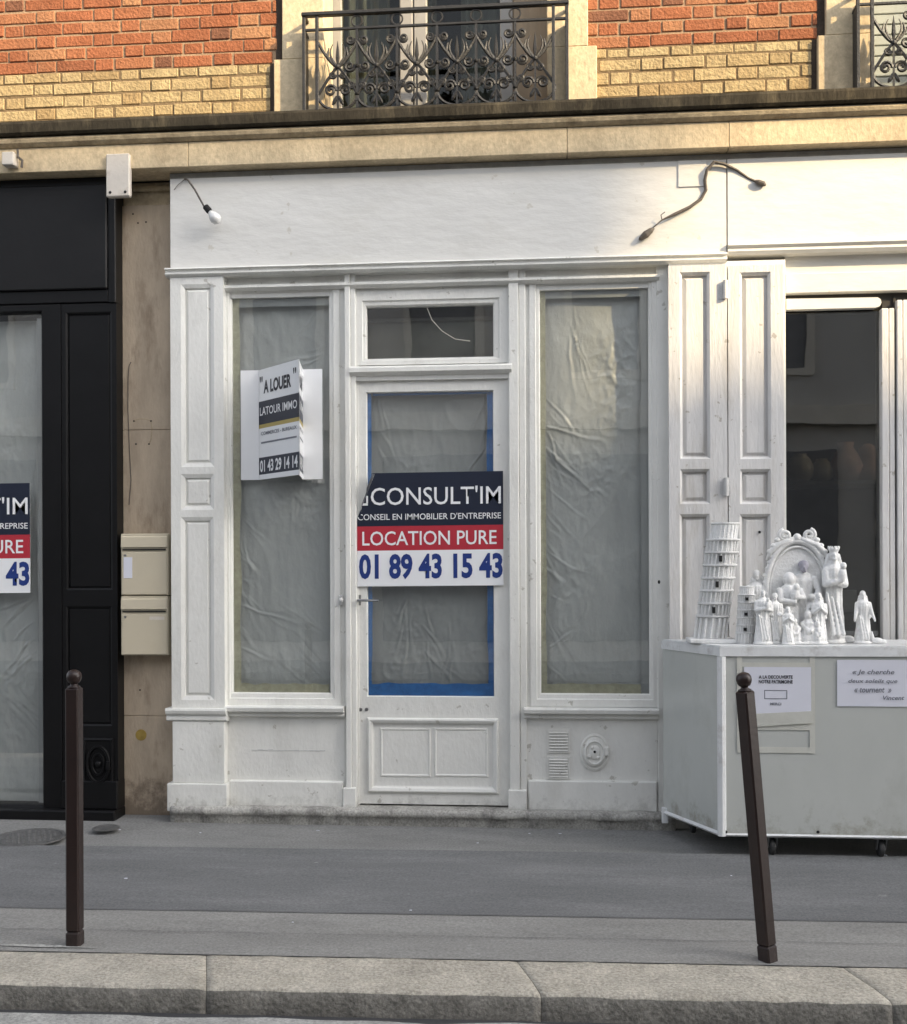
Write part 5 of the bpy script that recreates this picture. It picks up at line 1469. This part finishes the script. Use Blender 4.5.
# tiny ornament at far right
o = base_at(877, -0.6); t = thing('statuette', 'tiny white plaster bird-like ornament at the far right of the cart top', 'statuette', o, GS)
b = MB(); b.ell((o.x, o.y, o.z + 0.016), (0.03, 0.015, 0.016)); cap(b, (o.x - 0.02, o.y, o.z + 0.02), (o.x - 0.026, o.y, o.z + 0.06), 0.010, 0.005); b.ell((o.x + 0.03, o.y, o.z + 0.012), (0.02, 0.01, 0.012))
remeshed(b, 'body', M['plaster'], t, 0.003, 1)
o = base_at(848, -0.52); t = thing('statuette', 'small low plaster lamb lying between the crowned and the veiled statuettes', 'statuette', o, GS)
b = MB(); b.ell((o.x, o.y, o.z + 0.018), (0.035, 0.02, 0.02)); b.ell((o.x - 0.03, o.y - 0.006, o.z + 0.034), (0.014, 0.012, 0.013)); b.ell((o.x + 0.01, o.y - 0.018, o.z + 0.006), (0.03, 0.008, 0.007))
remeshed(b, 'body', M['plaster'], t, 0.003, 1)
# oval relief in an ornate frame
yo = -0.52
o = base_at(797, yo)
rv = thing('relief_plaque', 'oval white plaster relief of two robed figures in a scroll-topped frame', 'plaque', o, GS)
cz = (Z(541, yo, 797) + ZT + 0.03) / 2; rz_ = cz - ZT - 0.03; rx_ = (X(827, yo, 590) - X(765, yo, 590)) / 2
def ov(a, k=1.0, dy=0.0): return (o.x + rx_ * k * math.cos(a), yo + dy, cz + rz_ * k * math.sin(a))
b = MB()
A = [b.bm.verts.new(ov(2 * PI * k / 48, 0.96, 0.0)) for k in range(48)]; B = [b.bm.verts.new(ov(2 * PI * k / 48, 0.96, 0.03)) for k in range(48)]
b.face(A); b.face(B)
for k in range(48): b.face((A[k], A[(k + 1) % 48], B[(k + 1) % 48], B[k]))
b.build('back', M['plaster'], rv)
b = MB()
b.tube([ov(2 * PI * k / 60, 1.0, -0.006) for k in range(60)], 0.016, 8, True)
b.tube([ov(2 * PI * k / 60, 0.88, -0.006) for k in range(60)], 0.007, 6, True)
for k in range(46): b.ell(ov(2 * PI * k / 46, 1.07, -0.008), (0.011, 0.010, 0.011), n=7)
zt2 = cz + rz_
for s in (-1, 1):
    b.tube(spiral(o.x + s * 0.062, zt2 + 0.030, 0.032, 0.008, PI / 2 - s * 0.2, PI / 2 - s * 0.2 + s * -3.4 * PI, yo - 0.008), 0.011, 7)
    b.tube([(o.x + s * 0.01, yo - 0.008, zt2 + 0.015), (o.x + s * 0.05, yo - 0.01, zt2 - 0.002), (o.x + s * 0.10, yo - 0.01, zt2 - 0.02), (o.x + s * 0.135, yo - 0.01, zt2 - 0.055), (o.x + s * 0.155, yo - 0.008, zt2 - 0.10)], [0.012, 0.016, 0.018, 0.015, 0.008], 7)
    for k in range(3): b.ell((o.x + s * (0.10 + 0.02 * k), yo - 0.012, zt2 + 0.005 - 0.03 * k), (0.017, 0.012, 0.014), n=8)
b.ell((o.x, yo - 0.01, zt2 + 0.018), (0.022, 0.016, 0.022), n=10)
b.box(o.x - 0.09, yo - 0.035, ZT, o.x + 0.09, yo + 0.04, ZT + 0.03, 0.006)
b.build('frame', M['plaster'], rv, smooth=True)
b = MB()
hm = rz_ * 1.45; zb_ = cz - rz_ * 0.9
def q(x, y, z): return (o.x + x, yo + y, zb_ + z * hm)
# standing figure behind
b.lathe(q(0.03, -0.005, 0), [(0.062, 0), (0.058, hm * 0.3), (0.05, hm * 0.55), (0.06, hm * 0.74), (0.045, hm * 0.82), (0.016, hm * 0.88)], 30, Matrix.Diagonal((1, 0.6, 1, 1)), lambda a, z: 1 + 0.08 * math.sin(8 * a + 9 * z))
for s in (-1, 1):
    cap(b, q(0.03 + s * 0.055, -0.02, 0.76), q(0.03 + s * 0.075, -0.035, 0.58), 0.019, 0.017)
    cap(b, q(0.03 + s * 0.075, -0.035, 0.58), q(0.03 + s * 0.035, -0.055, 0.47), 0.016, 0.012)
# mother in front holding a child
b.lathe(q(-0.045, -0.04, 0.0), [(0.06, 0), (0.056, hm * 0.2), (0.048, hm * 0.4), (0.052, hm * 0.58), (0.04, hm * 0.66), (0.014, hm * 0.70)], 30, Matrix.Diagonal((1, 0.7, 1, 1)), lambda a, z: 1 + 0.08 * math.sin(7 * a + 7 * z))
b.ell(q(-0.045, -0.045, 0.755), (0.024, 0.026, 0.030), n=12); b.ell(q(-0.045, -0.03, 0.765), (0.034, 0.028, 0.037), n=12)
cap(b, q(-0.10, -0.05, 0.60), q(-0.095, -0.085, 0.46), 0.017, 0.016); cap(b, q(-0.095, -0.085, 0.46), q(-0.03, -0.10, 0.44), 0.015, 0.012)
cap(b, q(0.005, -0.05, 0.60), q(0.015, -0.085, 0.50), 0.017, 0.016); cap(b, q(0.015, -0.085, 0.50), q(-0.03, -0.105, 0.52), 0.015, 0.011)
b.ell(q(-0.028, -0.095, 0.55), (0.024, 0.02, 0.036), n=10); b.ell(q(-0.022, -0.10, 0.65), (0.017, 0.017, 0.02), n=10)
# small kneeling child at the side
b.lathe(q(0.065, -0.05, 0.0), [(0.036, 0), (0.034, hm * 0.15), (0.026, hm * 0.3), (0.03, hm * 0.4), (0.01, hm * 0.46)], 24, Matrix.Diagonal((1, 0.8, 1, 1)), lambda a, z: 1 + 0.08 * math.sin(6 * a)); b.ell(q(0.062, -0.055, 0.50), (0.018, 0.02, 0.022), n=10)
cap(b, q(0.045, -0.06, 0.38), q(0.035, -0.09, 0.30), 0.012, 0.009); cap(b, q(0.085, -0.06, 0.38), q(0.055, -0.095, 0.30), 0.012, 0.009)
remeshed(b, 'relief_figures', M['plaster'], rv, 0.0036, 1)
b = MB(); b.ell(q(0.03, -0.025, 0.95), (0.024, 0.026, 0.031), n=14); b.ell(q(0.03, -0.018, 0.972), (0.028, 0.026, 0.022), n=12); b.ell(q(0.028, -0.05, 0.93), (0.007, 0.008, 0.009), n=8); b.ell(q(0.028, -0.04, 0.895), (0.016, 0.014, 0.016), n=8)
remeshed(b, 'head', M['greyplaster'], rv, 0.0032, 1)

# ================================================================== BUILDINGS ACROSS THE STREET (behind the camera: they shade and are mirrored)
YO = -12.0
def opposite(name, label, x0, x1, H, wm):
    t = thing(name, label, 'building', ((x0 + x1) / 2, YO - 4, zr + 0.1))
    b = MB(); b.box(x0, YO - 8, zr + 0.1, x1, YO, H); b.build('wall', M[wm], t)
    b = MB(); b.box(x0 + 0.01, YO - 0.4, H + 0.001, x1 - 0.01, YO + 0.25, H + 0.02); b.box(x0 + 0.01, YO + 0.001, H - 0.5, x1 - 0.01, YO + 0.15, H - 0.01); b.box(x0 + 0.01, YO + 0.001, 3.7, x1 - 0.01, YO + 0.2, 4.0); b.build('cornice', M['opptrim'], t)
    n = int((x1 - x0) / 2.6)
    for i in range(n):
        xc_ = x0 + (x1 - x0) * (i + 0.5) / n
        if not -12 < xc_ < 16: continue
        b = MB(); b.ring((xc_ - 0.65, 4.5, xc_ + 0.65, 6.8), [(0, YO + 0.001), (0, YO + 0.05), (0.12, YO + 0.05), (0.12, YO + 0.01)], cap=False); wn = b.build('window', M['opptrim'], t)
        b = MB(); b.box(xc_ - 0.53, YO + 0.002, 4.62, xc_ + 0.53, YO + 0.008, 6.68); b.build('pane', M['oppshop'], wn)
        b = MB(); b.box(xc_ - 1.0, YO + 0.001, 0.3, xc_ + 1.0, YO + 0.06, 3.3, 0.01); b.build('shop_window', M['oppshop'], t)
XS = 0.72 + 12 * SUN_TA
opposite('opposite_building', 'low pale building straight across the street, mirrored in the shop glass', -26, 10.5, 6.6, 'oppwall')
opposite('opposite_building', 'tall pale apartment building across the street to the right, throwing shade on the shopfronts', 10.52, XS, 3.72 + SUN_DROP * 11.8, 'oppwall')
opposite('opposite_building', 'pale apartment building across the street at the far right, beside the tall one', XS + 0.02, 40, 2.38 + SUN_DROP * 11.8, 'oppwall')
